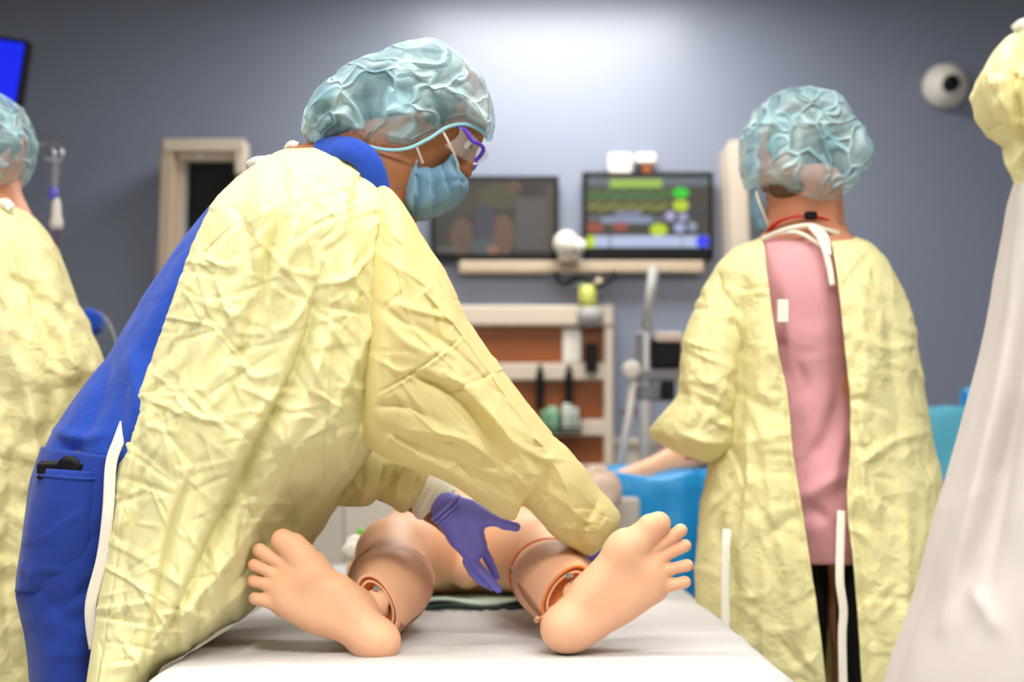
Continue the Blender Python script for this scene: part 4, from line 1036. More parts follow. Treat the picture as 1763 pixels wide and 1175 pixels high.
# tapes at the neck, lanyard
ribbon('neck_tie', [P(1312, 412, 2.99), P(1350, 396, 2.955), P(1392, 388, 2.94), P(1420, 395, 2.95), P(1445, 402, 2.98)], .010, M_tie, p2, .5)
ribbon('neck_tie', [P(1330, 402, 2.97), P(1370, 400, 2.945), P(1398, 412, 2.93), P(1420, 430, 2.915)], .008, M_tie, p2, .5)
ribbon('neck_tie', [P(1395, 390, 2.93), P(1408, 404, 2.92), P(1420, 430, 2.91), P(1428, 460, 2.905), P(1434, 492, 2.90)], .014, M_tie, p2, .5)
ribbon('neck_tie', [P(1396, 390, 2.93), P(1414, 398, 2.93), P(1424, 412, 2.92), P(1428, 440, 2.905)], .010, M_tie, p2, .5)
ribbon('lanyard', [P(1386+64*math.cos(a), 408-36*math.sin(a), 3.045-.095*math.sin(a)) for a in np.linspace(-.15, math.pi+.15, 13)], .012, M_red, p2, .4, (0, 0, 1))
o = MB().box(P(1396, 371, 2.942), (.026, .012, .016), bev=.003).build('lanyard_clip', M_blackp, p2)
MB().box(P(1348, 536, 2.865), (.022, .006, .046), bev=.002).build('garment_tag', M_tie, p2)
ribbon('gown_tie', [P(1252, 912, 2.86), P(1250, 940, 2.845), P(1249, 1000, 2.84), P(1249, 1060, 2.84), P(1250, 1110, 2.84)], .018, M_tie, p2, .12)
ribbon('gown_tie', [P(1449, 880, 2.86), P(1447, 930, 2.85), P(1446, 1000, 2.84), P(1452, 1050, 2.84), P(1450, 1100, 2.84), P(1452, 1190, 2.84)], .018, M_tie, p2, .15)

# ================================================================== person 3: cut by the left edge
p3 = figure('person in a yellow gown and blue cap at the left edge, behind the leaning one', (-1.35, 2.95, 0))
Y3 = 2.95; HC3 = P(-28, 250, Y3); pr, HW3, _ = head_prims(HC3, (.35, .9, -.25), (.1, .25, .96))
pr += [cap_(HW3(-.03, 0, -.07), P(-30, 350, Y3), .056, .062, .04), cap_(P(-90, 445, Y3), P(20, 450, Y3), .05, .05, .05), cap_(P(-20, 450, Y3), P(0, 640, Y3), .12, .105, .08), cap_(P(0, 650, Y3), P(0, 850, Y3), .11, .13, .08),
       cap_(P(30, 470, Y3), P(105, 640, Y3), .042, .038, .03), cap_(P(105, 640, Y3), P(150, 690, Y3+.22), .038, .027, .02), cap_(P(150, 690, Y3+.22), P(165, 695, Y3+.30), .027, .03, .02),
       cap_(P(-110, 440, Y3), P(-150, 680, Y3), .048, .04, .03), cap_(P(-150, 680, Y3), P(-90, 720, Y3+.24), .038, .027, .02)]
for sx in (-.09, .09):
    hx = P(0, 850, Y3).x+sx; pr += [cap_((hx, Y3, .90), (hx, Y3, .50), .088, .058, .05), cap_((hx, Y3, .50), (hx, Y3, .09), .056, .036, .03)]
implicit('body', pr, M_skin2, p3, .012)
for sx in (-.09, .09): shoe(p3, P(0, 850, Y3).x+sx, Y3, math.pi/2)
hair_and_eyes(HC3, (.35, .9, -.25), (.1, .25, .96), p3, M_hair2)
implicit('bouffant_cap', [puff_(spline_poly([(-120, 250), (-100, 200), (-50, 168), (5, 168), (30, 188), (42, 215), (51, 246), (40, 285), (22, 316), (-20, 322), (-80, 318), (-112, 290)], 3), Y3, .125, .08)], M_cap2, p3, .008, None, crinkle(5, .004))
G3 = [(-90, 352, 14, 350, Y3, .07), (-140, 375, 50, 368, Y3, .13), (-170, 440, 88, 420, Y3, .17), (-180, 520, 118, 500, Y3, .19), (-190, 600, 148, 570, Y3, .20), (-200, 690, 176, 645, Y3, .20), (-205, 800, 150, 760, Y3, .20), (-210, 920, 110, 900, Y3, .20), (-215, 1060, 110, 1060, Y3, .20), (-220, 1200, 120, 1200, Y3, .20), (-220, 1330, 125, 1330, Y3, .20)]
Cg3 = [rand_creases(71, 70, (-20, 360, 180, 1180), .007, 20, 90, 5, 14), rand_creases(72, 50, (-20, 400, 180, 1180), .008, 40, 140, 7, 18, 1.2, .4)]
loft('gown', G3, M_gownlow, p3, 150, 200, 2.2, None, [([(20, 400), (60, 520), (110, 640)], 14, -.016), ([(60, 420), (100, 540), (130, 660)], 14, .012), ([(0, 560), (50, 700), (60, 860), (30, 1000)], 16, .018), ([(80, 600), (90, 720), (70, 820)], 12, -.014), ([(10, 640), (20, 820), (10, 1000), (20, 1150)], 12, -.014)], Cg3)
ribbon('gown_tie', [P(0, 352, 2.86), P(10, 350, 2.85), P(20, 360, 2.84)], .02, M_tie, p3, .4)

# ================================================================== person 4: cut by the right edge, close to the viewer
Y4 = 1.72
p4 = figure('person at the right edge close to the viewer, yellow sleeve above a long white gown', (.86, 1.75, 0))
HC4 = P(2060, -120, Y4); pr, HW4, _ = head_prims(HC4, (-.6, .8, -.1))
pr += [cap_(HW4(-.02, 0, -.07), P(2050, 60, Y4), .056, .062, .04), cap_(P(1850, 130, Y4), P(2180, 130, Y4), .055, .055, .05), cap_(P(2030, 160, Y4), P(2030, 560, Y4), .11, .10, .08), cap_(P(2030, 560, Y4), P(2030, 840, Y4), .10, .13, .08),
       cap_(P(1850, 130, Y4), P(1762, 150, Y4+.02), .045, .038, .03), cap_(P(1762, 150, Y4+.02), P(1830, 330, Y4+.1), .036, .027, .02), cap_(P(2190, 140, Y4), P(2260, 480, Y4), .045, .038, .03), cap_(P(2260, 480, Y4), P(2200, 700, Y4+.1), .036, .026, .02)]
for sx in (-.09, .09):
    hx = P(2030, 840, Y4).x+sx; pr += [cap_((hx, Y4, .90), (hx, Y4, .50), .088, .058, .05), cap_((hx, Y4, .50), (hx, Y4, .09), .056, .036, .03)]
implicit('body', pr, M_skin2, p4, .012)
for sx in (-.09, .09): shoe(p4, P(2030, 840, Y4).x+sx, Y4, math.pi/2)
hair_and_eyes(HC4, (-.6, .8, -.1), (0, 0, 1), p4, M_hair2)
loft('white_gown', [(1800, 250, 2200, 230, Y4, .12), (1763, 300, 2230, 300, Y4, .15), (1748, 400, 2240, 400, Y4, .17), (1735, 500, 2250, 500, Y4, .18), (1716, 600, 2260, 600, Y4, .19), (1690, 700, 2270, 700, Y4, .20), (1661, 800, 2280, 800, Y4, .21), (1630, 900, 2290, 900, Y4, .22), (1603, 1000, 2300, 1000, Y4, .23), (1577, 1080, 2310, 1080, Y4, .24), (1545, 1175, 2320, 1175, Y4, .25), (1500, 1330, 2330, 1330, Y4, .26)],
     M_white, p4, 140, 240, 2.3, None, [([(1760, 340), (1735, 600), (1680, 850), (1620, 1080)], 14, .014), ([(1790, 400), (1760, 620), (1720, 860), (1700, 1000)], 18, -.020), ([(1740, 700), (1690, 900), (1650, 1050)], 16, -.014), ([(1660, 1010), (1690, 1040), (1720, 1090)], 14, .006)], [rand_creases(81, 20, (1560, 400, 1800, 1170), .004, 40, 120, 10, 24, 1.9, .4)])
loft('yellow_sleeve', [(1768, 42, 1850, 30, Y4, .06), (1738, 60, 1860, 60, Y4, .08), (1712, 95, 1870, 90, Y4, .09), (1694, 130, 1870, 130, Y4, .10), (1692, 150, 1870, 160, Y4, .10), (1702, 185, 1870, 200, Y4, .10), (1722, 215, 1870, 230, Y4, .095), (1740, 240, 1860, 260, Y4, .09), (1750, 280, 1850, 300, Y4, .07), (1762, 330, 1840, 340, Y4, .05)],
     M_gownlow, p4, 90, 120, 2.1, None, [([(1730, 80), (1730, 160), (1745, 230)], 10, .016), ([(1748, 90), (1750, 170), (1758, 260)], 8, -.016), ([(1712, 130), (1716, 170), (1730, 210)], 7, .010)], [rand_creases(82, 16, (1690, 40, 1780, 300), .008, 15, 50, 6, 12)])
loft('gown_yoke', [(1930, -30, 2150, -30, Y4, .08), (1860, 20, 2215, 20, Y4, .12), (1800, 70, 2262, 70, Y4, .14), (1780, 140, 2282, 140, Y4, .165), (1790, 230, 2275, 230, Y4, .17), (1795, 330, 2265, 330, Y4, .165)],
     M_gownlow, p4, 60, 120, 2.3, None, [], [rand_creases(83, 50, (1780, -20, 2280, 330), .007, 15, 60, 6, 14)])
loft('yellow_sleeve', [(2180, 60, 2270, 80, Y4, .10), (2170, 200, 2320, 180, Y4+.02, .10), (2180, 340, 2335, 330, Y4+.05, .095), (2190, 460, 2330, 480, Y4+.07, .09), (2160, 600, 2300, 620, Y4+.10, .08), (2140, 680, 2270, 710, Y4+.12, .07)],
     M_gownlow, p4, 60, 80, 2.1, None, [], [rand_creases(84, 40, (2160, 60, 2340, 720), .008, 15, 60, 6, 14)])
implicit('bouffant_cap', [puff_(spline_poly([(1915, -120), (1930, -200), (1990, -260), (2080, -265), (2170, -220), (2205, -140), (2180, -60), (2120, -20), (2050, -40), (1985, -70)], 3), Y4, .125, .08)], M_cap2, p4, .009, None, crinkle(15, .004))
ribbon('gown_tie', [P(1748, 52, 1.65), P(1762, 42, 1.64), P(1780, 40, 1.65)], .014, M_tie, p4, .5)

# ------------------------------------------------------------------ far side of the room
YB = 5.93
def bx(px0, py0, px1, py1, Y, d, mb=None, bev=.004):
    mb = mb or MB(); a, b = P(px0, py0, Y), P(px1, py1, Y)
    return mb.box(((a.x+b.x)/2, Y+d/2, (a.z+b.z)/2), (abs(b.x-a.x), d, abs(a.z-b.z)), bev=bev)
def disc(px, py, r, Y, d, mb=None, n=28, rin=.3):
    mb = mb or MB(); return mb.lathe([(r*rin, 0), (r, 0), (r, d), (r*rin, d)], P(px, py, Y), 'y', n)

# the two wall monitors
def monitor(px0, py0, px1, py1, label, chin):
    c = P((px0+px1)/2, py1, YB); t = thing('monitor', label, 'monitor', c)
    bx(px0, py0, px1, py1, YB, .045, None, .006).build('housing', M_blackp, t)
    b = MB(); bw = 5
    bx(px0, py0, px1, py0+bw, YB-.006, .006, b, .002); bx(px0, py1-chin, px1, py1, YB-.006, .006, b, .002)
    bx(px0, py0, px0+bw+2, py1, YB-.006, .006, b, .002); bx(px1-bw-2, py0, px1, py1, YB-.006, .006, b, .002)
    b.build('bezel', M_blackp, t)
    MB().tube([P((px0+px1)/2, (py0+py1)/2, YB+.04), P((px0+px1)/2, (py0+py1)/2, 6.0)], .04, 16).build('wall_mount', M_greyp, t)
    return t
m1 = monitor(742, 303, 962, 447, 'dark wall monitor beside the leaning person, showing a dim brown video', 10)
m2 = monitor(1003, 296, 1228, 447, 'wall monitor with a bright green, yellow and blue vital signs display', 20)
def display(parent, base, shapes, px0, py0, px1, py1):
    vs, fs, fm, ms = [], [], [], []
    def mi(c, st):
        key = (c, st)
        if key not in keys: keys.append(key); ms.append(M_emit('screen_%d_%d_%d' % c, c, st))
        return keys.index(key)
    keys = []
    def quad(a, b, c, d, Y, k):
        n = len(vs)
        for q in ((a, b), (c, b), (c, d), (a, d)): vs.append(P(q[0], q[1], Y))
        fs.append((n, n+1, n+2, n+3)); fm.append(k)
    quad(px0, py0, px1, py1, YB-.001, mi(base[0], base[1]))
    for j, s in enumerate(shapes):
        Y = YB-.0015-.0001*j
        if s[0] == 'r': quad(*s[1:5], Y, mi(s[5], s[6]))
        elif s[0] == 'e':
            _, cx_, cy_, rx, ry, c, st = s; n = len(vs)
            for k in range(20): a = 2*math.pi*k/20; vs.append(P(cx_+rx*math.cos(a), cy_+ry*math.sin(a), Y))
            fs.append(tuple(range(n, n+20))); fm.append(mi(c, st))
        elif s[0] == 'w':   # a trace
            _, xa, xb, yy, amp, per, c, st = s; n = len(vs); N_ = 60
            for k in range(N_+1):
                x = xa+(xb-xa)*k/N_; ph_ = ((x-xa) % per)/per; y = yy-amp*(math.exp(-((ph_-.5)/.08)**2)+.25*math.sin(ph_*6.28))
                vs.append(P(x, y-.9, Y)); vs.append(P(x, y+.9, Y))
            for k in range(N_): fs.append((n+2*k, n+2*k+2, n+2*k+3, n+2*k+1)); fm.append(mi(c, st))
    link('screen', vs, fs, None, parent, False, ms, fm)
bl = 1.0
display(m2, ((44, 40, 22), .9), [('r', 1012, 306, 1220, 320, (92, 104, 116), .9), ('r', 1050, 309, 1140, 326, (158, 196, 60), .9), ('r', 1010, 323, 1160, 345, (48, 78, 26), .8), ('r', 1010, 346, 1150, 364, (88, 90, 20), .8),
    ('w', 1014, 1150, 338, 9, 24, (70, 170, 40), .9), ('w', 1014, 1150, 358, 9, 30, (180, 180, 30), .9), ('r', 1060, 364, 1105, 372, (120, 124, 160), .9), ('r', 1036, 373, 1122, 385, (124, 142, 172), .9), ('w', 1014, 1150, 378, 6, 30, (150, 170, 200), .9),
    ('e', 1172, 332, 14, 9, (0, 205, 10), 1.0), ('e', 1172, 354, 14, 10, (184, 206, 10), 1.0), ('e', 1154, 372, 8, 9, (176, 168, 214), .95), ('e', 1176, 374, 9, 7, (156, 156, 204), .95), ('e', 1170, 392, 10, 9, (160, 170, 214), .95), ('e', 1192, 390, 8, 8, (138, 154, 182), .95), ('r', 1186, 355, 1216, 372, (38, 36, 60), .9),
    ('e', 1024, 392, 16, 9, (150, 62, 30), .9), ('e', 1068, 390, 14, 8, (150, 62, 50), .9), ('e', 1134, 396, 15, 11, (184, 210, 0), 1.0),
    ('r', 1010, 406, 1220, 426, (176, 190, 222), 1.0), ('r', 1010, 406, 1024, 426, (186, 214, 20), 1.0), ('r', 1048, 406, 1052, 426, (110, 130, 150), .9), ('r', 1172, 406, 1176, 426, (150, 176, 196), .9), ('e', 1210, 416, 12, 11, (10, 40, 240), 1.0)], 1010, 301, 1221, 427)
display(m1, ((38, 32, 26), .8), [('e', 860, 338, 40, 22, (70, 66, 34), .8), ('e', 800, 345, 26, 22, (52, 48, 26), .8), ('r', 888, 340, 948, 430, (78, 74, 74), .8), ('r', 940, 320, 952, 430, (70, 58, 44), .8), ('e', 795, 410, 20, 36, (96, 70, 48), .8), ('e', 866, 405, 20, 36, (104, 74, 50), .8),
    ('e', 835, 385, 18, 34, (50, 50, 72), .8), ('e', 832, 425, 26, 14, (74, 80, 84), .8), ('e', 848, 430, 10, 8, (140, 96, 74), .9), ('e', 905, 325, 22, 14, (24, 20, 18), .7), ('e', 885, 322, 14, 10, (96, 66, 46), .8), ('r', 752, 426, 792, 432, (96, 96, 96), .8), ('e', 770, 340, 24, 24, (30, 26, 20), .8)], 749, 308, 955, 437)
# boxes on the right monitor
o = tag(bx(1048, 264, 1088, 298, YB-.01, .06, None, .006).build('white_box', M_whitep), 'plain white box on top of the vital signs monitor', 'box')
wc = bx(1095, 263, 1130, 281, YB-.02, .07, None, .006).build('wall_sensor', M_whitep); tag(wc, 'white device with brown foot on top of the vital signs monitor', 'device')
bx(1106, 281, 1122, 298, YB-.01, .04, None, .004).build('sensor_foot', M_wood, wc)
t = thing('ptz_camera', 'round white camera between the two wall monitors', 'camera', P(980, 450, YB-.05))
MB().lathe([(.004, -.05), (.03, -.046), (.05, -.025), (.054, 0), (.05, .03), (.03, .05)], P(975, 420, YB-.06), 'y', 28).build('camera_head', M_whitep, t)
MB().lathe([(.004, -.02), (.022, -.018), (.028, 0), (.022, .02)], P(998, 423, YB-.10), 'y', 24).build('camera_lens', M_whitep, t)
bx(962, 435, 998, 450, YB-.08, .08, None, .008).build('camera_base', M_beige, t)
# rail below the monitors, arm and cable
rail = bx(790, 449, 1212, 469, YB-.02, .07, None, .006).build('wall_rail', M_tan); tag(rail, 'long tan rail shelf below the two wall monitors', 'shelf')
cb = MB(); cb.tube(smooth_path([P(1054, 466, YB+.03), P(1056, 474, YB-.07), P(1042, 488, YB-.09), P(1025, 492, YB-.09), P(1000, 478, YB-.06), P(970, 490, YB-.04), P(955, 470, YB-.02)], 6), .011, 8)
tag(cb.build('monitor_cable', M_blackp), 'black cable looping below the vital signs monitor', 'cable')
t = thing('suction_regulator', 'yellow green regulator bottle hanging above the wooden wall panel', 'regulator', P(1014, 560, 5.860))
MB().tube(smooth_path([P(1034, 482, 5.880), P(1026, 492, 5.870), P(1016, 498, 5.870)], 5), .016, 10).build('regulator_arm', M_tan, t)
MB().lathe([(.01, .10), (.036, .095), (.038, .02), (.03, 0), (.01, -.005)], P(1012, 532, 5.860), 'z', 24).build('regulator_body', mat('lime_plastic', (176, 180, 84), .4), t)
MB().lathe([(.012, .075), (.05, .07), (.054, .03), (.045, 0), (.012, -.01)], P(1016, 560, 5.860), 'z', 24).build('glass_jar', M_alu, t)
# headwall with wooden panels
hw_ = thing('headwall_unit', 'beige framed headwall with brown wood panels below the monitors', 'headwall', P(920, 790, 5.8))
for (a, b, c, d) in ((770, 562, 1040, 625), (770, 656, 1040, 722), (770, 752, 1040, 800)):
    bx(a, b, c, d, 5.920, .06, None, .004).build('wood_panel', M_wood, hw_)
bx(740, 526, 1056, 561, 5.880, .11, None, .008).build('top_rail', M_beige, hw_)
for (a, b) in ((626, 655), (723, 751)): bx(770, a, 1042, b, 5.890, .09, None, .006).build('cross_rail', M_beige, hw_)
bx(1040, 540, 1056, 812, 5.890, .09, None, .006).build('end_stile', M_beige, hw_)
bx(755, 540, 770, 812, 5.890, .09, None, .006).build('end_stile', M_beige, hw_)
bx(752, 800, 1056, 860, 5.900, .08, None, .006).build('base_rail', M_beige, hw_)
sw = bx(969, 566, 1001, 624, 5.905, .016, None, .004).build('outlet_plate', M_whitep, hw_)
tag(bx(1008, 590, 1030, 640, 5.840, .05, None, .006).build('black_hanger', M_blackp), 'black holder below the hanging regulator jar', 'holder')
for px_, lab in ((930, 'left'), (980, 'right')):
    a = MB(); bx(px_-7, 640, px_+7, 706, 5.820, .06, a, .006); bx(px_-4, 628, px_+4, 645, 5.860, .03, a, .003)
    tag(a.build('gauge_holder', M_blackp), lab + ' of the two black gauges hanging on the middle rail of the headwall', 'gauge')
bk = thing('supply_basket', 'wire basket of green and white packets on the lower wooden panel', 'basket', P(965, 748, 5.820))
b = MB()
for zz in (738, 746): b.tube([P(928, zz, 5.740), P(1000, zz, 5.740), P(1000, zz, 5.900), P(928, zz, 5.900)], .005, 6, closed=True)
for k in range(8): b.tube([P(928+72*k/7, 715, 5.740), P(928+72*k/7, 748, 5.740)], .003, 6)
b.build('wire_frame', M_blackp, bk)
for k, (a, c, z, cl) in enumerate(((932, 946, 706, (120, 176, 140)), (944, 960, 700, (150, 196, 160)), (956, 970, 708, (90, 140, 120)), (968, 984, 696, (214, 218, 210)), (982, 996, 702, (190, 206, 196)))):
    o = bx(a, z, c, 744, 5.760+.02*(k % 3), .05, None, .004).build('packet', mat('packet_%d' % k, cl, .5))
    tag(o, ['dull green packet at the left end of the wire basket', 'pale green packet second from the left in the wire basket', 'dark green packet in the middle of the wire basket', 'tall white packet second from the right in the wire basket', 'grey white packet at the right end of the wire basket'][k], 'packet', 'packets in the wire basket')
# tall beige frames
fr = thing('tv_cabinet', 'beige framed cabinet holding a black screen at the left of the leaning person', 'cabinet', P(345, 560, 5.7))
def slant(mb, a, b, wpx, Y, d):
    A, B = P(a[0], a[1], Y), P(b[0], b[1], Y); mid = (A+B)/2; dv = B-A; ang = math.atan2(dv.x, dv.z)
    R = Matrix.Rotation(ang, 3, 'Y'); return mb.box((mid.x, Y+d/2, mid.z), (r_(wpx, Y), d, dv.length), R, .004)
g = MB(); slant(g, (289, 240), (255, 1190), 22, 5.66, .33); slant(g, (309, 262), (274, 1190), 12, 5.70, .10); g.build('side_frame', M_tan, fr)
g = MB(); bx(280, 239, 420, 260, 5.652, .12, g); bx(310, 260, 420, 276, 5.695, .10, g); bx(404, 241, 420, 300, 5.657, .12, g); g.build('top_frame', M_beige, fr)
g = MB(); slant(g, (318, 262), (284, 1190), 12, 5.72, .08); g.build('inner_strip', M_alu, fr)
bx(325, 276, 440, 560, 5.73, .06, None, .004).build('black_screen', M_blackp, fr)
g = MB(); disc(344, 266, .012, 5.69, .01, g); g.build('round_label', M_whitep, fr)
bb = MB(); slant(bb, (1270, 242), (1282, 560), 30, 5.72, .28)
tag(bb.build('beige_panel', M_beige), 'tall beige panel on the wall beside the cap of the person in the pink shirt', 'panel')
# dome camera at upper right
dc = thing('dome_camera', 'round white dome camera with a black lens on the upper right wall', 'camera', P(1625, 150, 5.98))
MB().lathe([(.02, .0), (.092, .0), (.095, -.02), (.088, -.05), (.07, -.09), (.045, -.115), (.02, -.125), (.002, -.127)], P(1625, 150, 5.99), 'y', 40).build('dome', M_whitep, dc)
MB().lathe([(.002, -.03), (.028, -.028), (.034, -.01), (.034, .06)], P(1638, 143, 5.86), 'y', 28).build('lens', M_blackp, dc)
# monitor cart between the headwall and the person in pink
ct = thing('equipment_cart', 'grey pole cart with a small black screen behind the person in the pink shirt', 'cart', P(1110, 900, 4.9))
g = MB(); g.tube([P(1126, 462, 5.0), P(1112, 575, 4.95)], .018, 10); g.tube([P(1112, 575, 4.95), P(1110, 1180, 4.95)], .022, 10); g.build('pole', M_alu, ct)
g = MB(); bx(1096, 572, 1122, 650, 4.93, .05, g); bx(1096, 636, 1172, 656, 4.90, .20, g); g.build('bracket', M_greyp, ct)
g = MB(); bx(1122, 582, 1174, 634, 4.90, .10, g, .008); g.build('small_screen', M_blackp, ct); bx(1130, 572, 1176, 588, 4.88, .14, None, .004).build('top_tray', M_beige, ct)
g = MB(); g.tube([P(1094, 640, 4.92), P(1082, 720, 4.90), P(1068, 800, 4.88)], .012, 8); g.build('side_arm', M_whitep, ct)
g = MB(); disc(1088, 636, .03, 4.88, .04, g); g.build('knob', M_whitep, ct)
g = MB(); bx(1100, 664, 1150, 690, 4.92, .14, g, .01); bx(1072, 700, 1100, 716, 4.9, .12, g, .006); g.build('pump', M_greyp, ct)
g = MB(); bx(1140, 655, 1162, 690, 4.86, .06, g, .006); g.build('cable_box', M_blackp, ct)
g = MB()
for a in range(5): an = a*2*math.pi/5; c = P(1110, 1180, 4.95); g.tube([(c.x, c.y, .10), (c.x+.28*math.cos(an), c.y+.28*math.sin(an), .06)], .018, 8)
g.build('base_legs', M_greyp, ct)['kind'] = 'stuff'
for a in range(5):
    an = a*2*math.pi/5; c = P(1110, 1180, 4.95); MB().lathe([(.008, -.012), (.03, -.012), (.03, .012), (.008, .012)], (c.x+.28*math.cos(an), c.y+.28*math.sin(an), .03), 'x', 16).build('caster', M_blackp, ct)
MB().tube([(c.x, c.y, .08), (c.x, c.y, .9)], .022, 10).build('lower_pole', M_alu, ct)
# small tan bag behind the outstretched arm
def blob(name, cen, rad, m, parent=None, seed=1, amp=.01, res=.01):
    return implicit(name, [ell_(cen, rad, None, .02), ell_((cen[0]+rad[0]*.3, cen[1], cen[2]-rad[2]*.3), (rad[0]*.9, rad[1]*.9, rad[2]*.7), None, .04)], m, parent, res, None, crinkle(seed, amp))
o = blob('pillow', P(1024, 845, 4.0), (.06, .09, .065), mat('tan_cloth', (214, 190, 172), .8)); tag(o, 'small pale tan pillow behind the mannequin outstretched arm', 'pillow')

# tables under blue drapes
def draped(name, px0, px1, py, Y, depth, zb, m, label, seed, sag=0.0):
    a, b = P(px0, py, Y), P(px1, py, Y); z = a.z; nx, ny = 90, 70; vs = []; rg = np.random.RandomState(seed); H = z-zb; D = depth; tot = H+D
    for i in range(nx):
        for j in range(ny):
            x = a.x+(b.x-a.x)*i/(nx-1); s = tot*j/(ny-1)
            if s < H: y = Y; zz = zb+s; k = 1-s/H
            else: y = Y+(s-H); zz = z; k = 0
            r = .05
            if abs(s-H) < r: t = (s-H)/r*math.pi/4+math.pi/4; y = Y+r*(1-math.cos(t)) if True else y; zz = z-r+r*math.sin(t)
            w_ = math.sin(x*23+seed)+.6*math.sin(x*41+2*seed)
            y += -k*.035*w_-.01*w_*(s < H+.05); zz += (.012*math.sin(x*17+y*11)+.008*math.sin(y*31))*(s > H)-sag*(i/(nx-1)-.5)**2*4
            if s >= H-.0: zz += sag*.4*math.sin(math.pi*min(1, (s-H)/max(D, .01)))
            vs.append((x, y, zz))
    # side skirts
    fs = []
    for i in range(nx-1):
        for j in range(ny-1): fs.append((i*ny+j, (i+1)*ny+j, (i+1)*ny+j+1, i*ny+j+1))
    for side in (0, nx-1):
        k0 = len(vs); mz = 30; js = [j for j in range(ny) if tot*j/(ny-1) >= H-.02]
        for j in js:
            v = vs[side*ny+j]
            for q in range(mz):
                t = q/(mz-1); sgn = -1 if side == 0 else 1
                vs.append((v[0]+sgn*(.02*math.sin(t*3)+.02*t*math.sin(v[1]*30)), v[1], v[2]-(v[2]-zb)*t))
        for jj in range(len(js)-1):
            for q in range(mz-1): fs.append((k0+jj*mz+q, k0+(jj+1)*mz+q, k0+(jj+1)*mz+q+1, k0+jj*mz+q+1))
    o = link(name, vs, fs, m); md = o.modifiers.new('s', 'SOLIDIFY'); md.thickness = .002
    tag(o, label, 'drape'); return o
def table(px0, px1, py, Y, depth, label):
    a, b = P(px0, py, Y), P(px1, py, Y); t = thing('side_table', label, 'table', ((a.x+b.x)/2, Y+depth/2, 0)); z = a.z-.03
    MB().box(((a.x+b.x)/2, Y+depth/2+.02, z-.02), (b.x-a.x-.06, depth-.06, .03), bev=.008).build('table_top', M_alu, t)
    for x in (a.x+.07, b.x-.07):
        for y in (Y+.09, Y+depth-.07): MB().tube([(x, y, 0), (x, y, z-.03)], .014, 10).build('leg', M_alu, t)
draped('blue_drape', 1062, 1830, 815, 4.3, .55, .25, M_blue, 'bright blue drape over the far table behind the person in the pink shirt', 3, 0)
table(1062, 1830, 815, 4.3, .55, 'steel table standing under the bright blue drape')
pl = implicit('plastic_sheet', [slab_(spline_poly([(1560, 712), (1620, 706), (1700, 700), (1790, 704), (1810, 790), (1800, 842), (1700, 846), (1600, 838), (1548, 800)], 4), 4.5, .2, .03)], M_lblue, None, .014, None, crinkle(6, .016, 2.5))
tag(pl, 'pale blue plastic sheet heaped on the far table at the right', 'plastic sheet')
o = blob('plastic_bag', P(1715, 692, 4.62), (.10, .10, .05), M_blue, None, 3, .02); tag(o, 'crumpled blue plastic bag on top of the pale blue plastic sheet', 'bag')
# a torso trainer lies on the far table, its arm towards the bed
tz = P(1200, 815, 4.3).z+.012; m2_ = thing('torso_mannequin', 'second tan mannequin on the far blue table, its bare arm towards the bed', 'mannequin', (.9, 4.6, tz))
e_, h_ = np.array(P(1150, 800, 4.50)), np.array(P(1046, 838, 4.42)); sh_ = np.array((.84, 4.54, tz+.11))
pr = [ell_((.80, 4.58, tz+.12), (.22, .17, .10), None, .05), ell_((.60, 4.60, tz+.10), (.14, .15, .09), None, .05), cap_((1.0, 4.60, tz+.12), (1.08, 4.60, tz+.12), .05, .05, .03),
      cap_(sh_, e_, .048, .042, .03), cap_(e_, h_, .042, .034, .02), cap_(h_, h_+np.array([-.05, .0, -.012]), .032, .030, .02), cap_((.86, 4.72, tz+.11), (.6, 4.78, tz+.06), .046, .038, .03)]
for k in range(4):
    b0 = h_+np.array([-.07, -.02+.015*k, -.012]); pr.append(cap_(b0, b0+np.array([-.05, 0, -.03]), .0095, .008, .006))
hp, _, _ = head_prims((1.16, 4.60, tz+.11), (0, 0, 1), (1, 0, 0)); pr += hp
implicit('body', pr, M_man, m2_, .009)

# IV stand and tilted screen, upper left
iv = thing('iv_stand', 'steel drip stand with hooks at the upper left', 'drip stand', P(28, 900, 4.2))
b = P(28, 250, 4.2)
MB().tube([(b.x, b.y, .08), (b.x, b.y, b.z+.02)], .012, 12).build('pole', M_alu, iv)
for (x, y, dx) in ((104, 266, 1), (90, 262, .7), (-30, 262, -1)):
    MB().tube(smooth_path([P(28, 248, 4.2), P(x-10*dx, 248, 4.2), P(x, 256, 4.19), P(x+4, 268, 4.19), P(x-4, 276, 4.19), P(x-14, 272, 4.19)], 6), .0045, 8).build('hook', M_steel, iv)
for a in range(5):
    an = a*2*math.pi/5; MB().tube([(b.x, b.y, .12), (b.x+.26*math.cos(an), b.y+.26*math.sin(an), .05)], .012, 8).build('leg', M_alu, iv)
    MB().lathe([(.006, -.01), (.025, -.01), (.025, .01), (.006, .01)], (b.x+.26*math.cos(an), b.y+.26*math.sin(an), .025), 'x', 14).build('caster', M_blackp, iv)
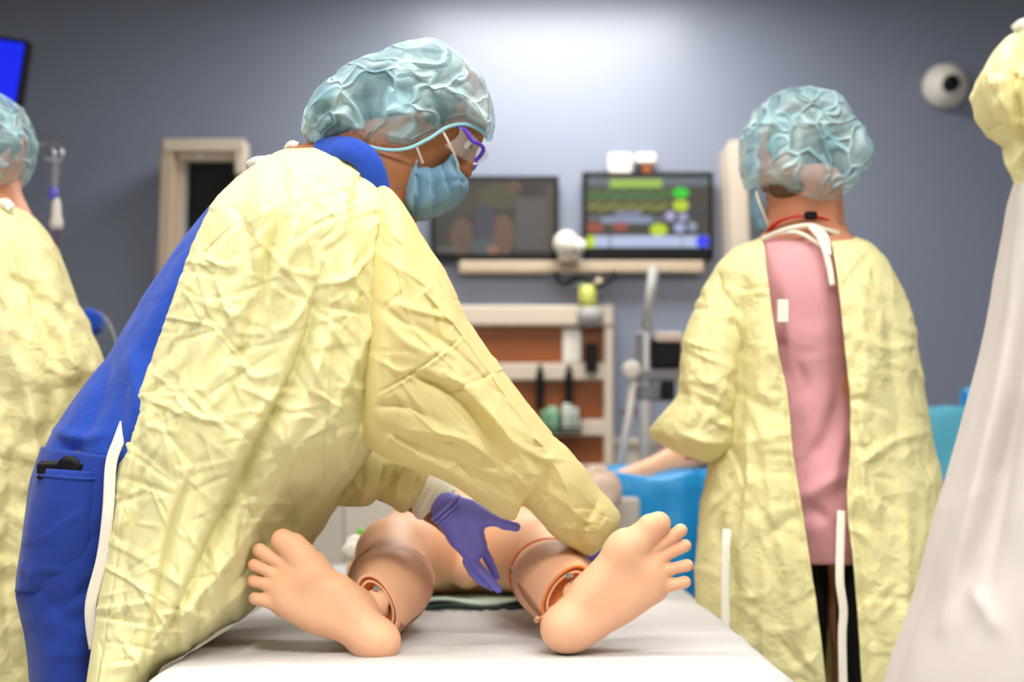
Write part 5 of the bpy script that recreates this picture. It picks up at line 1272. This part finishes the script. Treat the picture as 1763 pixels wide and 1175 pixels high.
dr = thing('drip_line', 'clear drip line with a white chamber hanging from the stand hook', 'drip line', P(96, 276, 4.18))
MB().tube(smooth_path([P(97, 276, 4.18), P(95, 310, 4.18), P(92, 340, 4.18), P(96, 372, 4.18)], 5), .010, 10).build('tubing', M_clear, dr)
MB().lathe([(.006, .03), (.012, .026), (.014, 0), (.006, -.01)], P(92, 340, 4.175), 'z', 18).build('valve', mat('blue_clip', (90, 90, 210), .4), dr)
MB().lathe([(.006, .075), (.012, .06), (.014, .02), (.020, .0), (.016, -.018), (.006, -.02)], P(97, 384, 4.175), 'z', 20).build('drip_chamber', M_whitep, dr)
MB().tube(smooth_path([P(98, 392, 4.18), P(96, 430, 4.18), P(90, 460, 4.2), P(96, 640, 4.3), P(130, 700, 4.3)], 5), .007, 8).build('lower_tubing', M_ivred, dr)
ts = thing('tilted_screen', 'bright blue tilted screen at the upper left edge', 'screen', P(-60, 230, 4.9))
R = Matrix.Rotation(math.radians(9), 3, 'Y')
c = P(-65, 120, 4.9); MB().box((c.x, c.y+.03, c.z), (r_(212, 4.9), .05, r_(138, 4.9)), R, .01).build('housing', M_blackp, ts)
MB().box((c.x, c.y+.003, c.z), (r_(196, 4.9), .006, r_(122, 4.9)), R, 0).build('screen', M_emit('blue_screen', (0, 30, 235), 1.05), ts)
MB().box((c.x, c.y+.10, c.z), (.06, .14, .06)).build('screen_mount', M_greyp, ts)
MB().tube([(c.x, c.y+.16, c.z-.05), (c.x, c.y+.16, ROOM[4])], .025, 14).build('mount_pole', M_greyp, ts)
# curled tubing behind the left person
t = MB()
for k in range(4): t.tube(smooth_path([P(150, 560+4*k, 3.6), P(165+3*k, 540+8*k, 3.6), P(185+2*k, 548+6*k, 3.6), P(200, 585+4*k, 3.6)], 6), .002, 6)
tag(t.build('loose_tubing', M_clear), 'loose clear tubing between the left person and the blue scrubs', 'tubing', kind='stuff')
t = tag(blob('blue_cloth', P(152, 552, 3.62), (.03, .03, .03), M_scrub, None, 2, .004, .006), 'small blue cloth at the elbow of the left person', 'cloth')
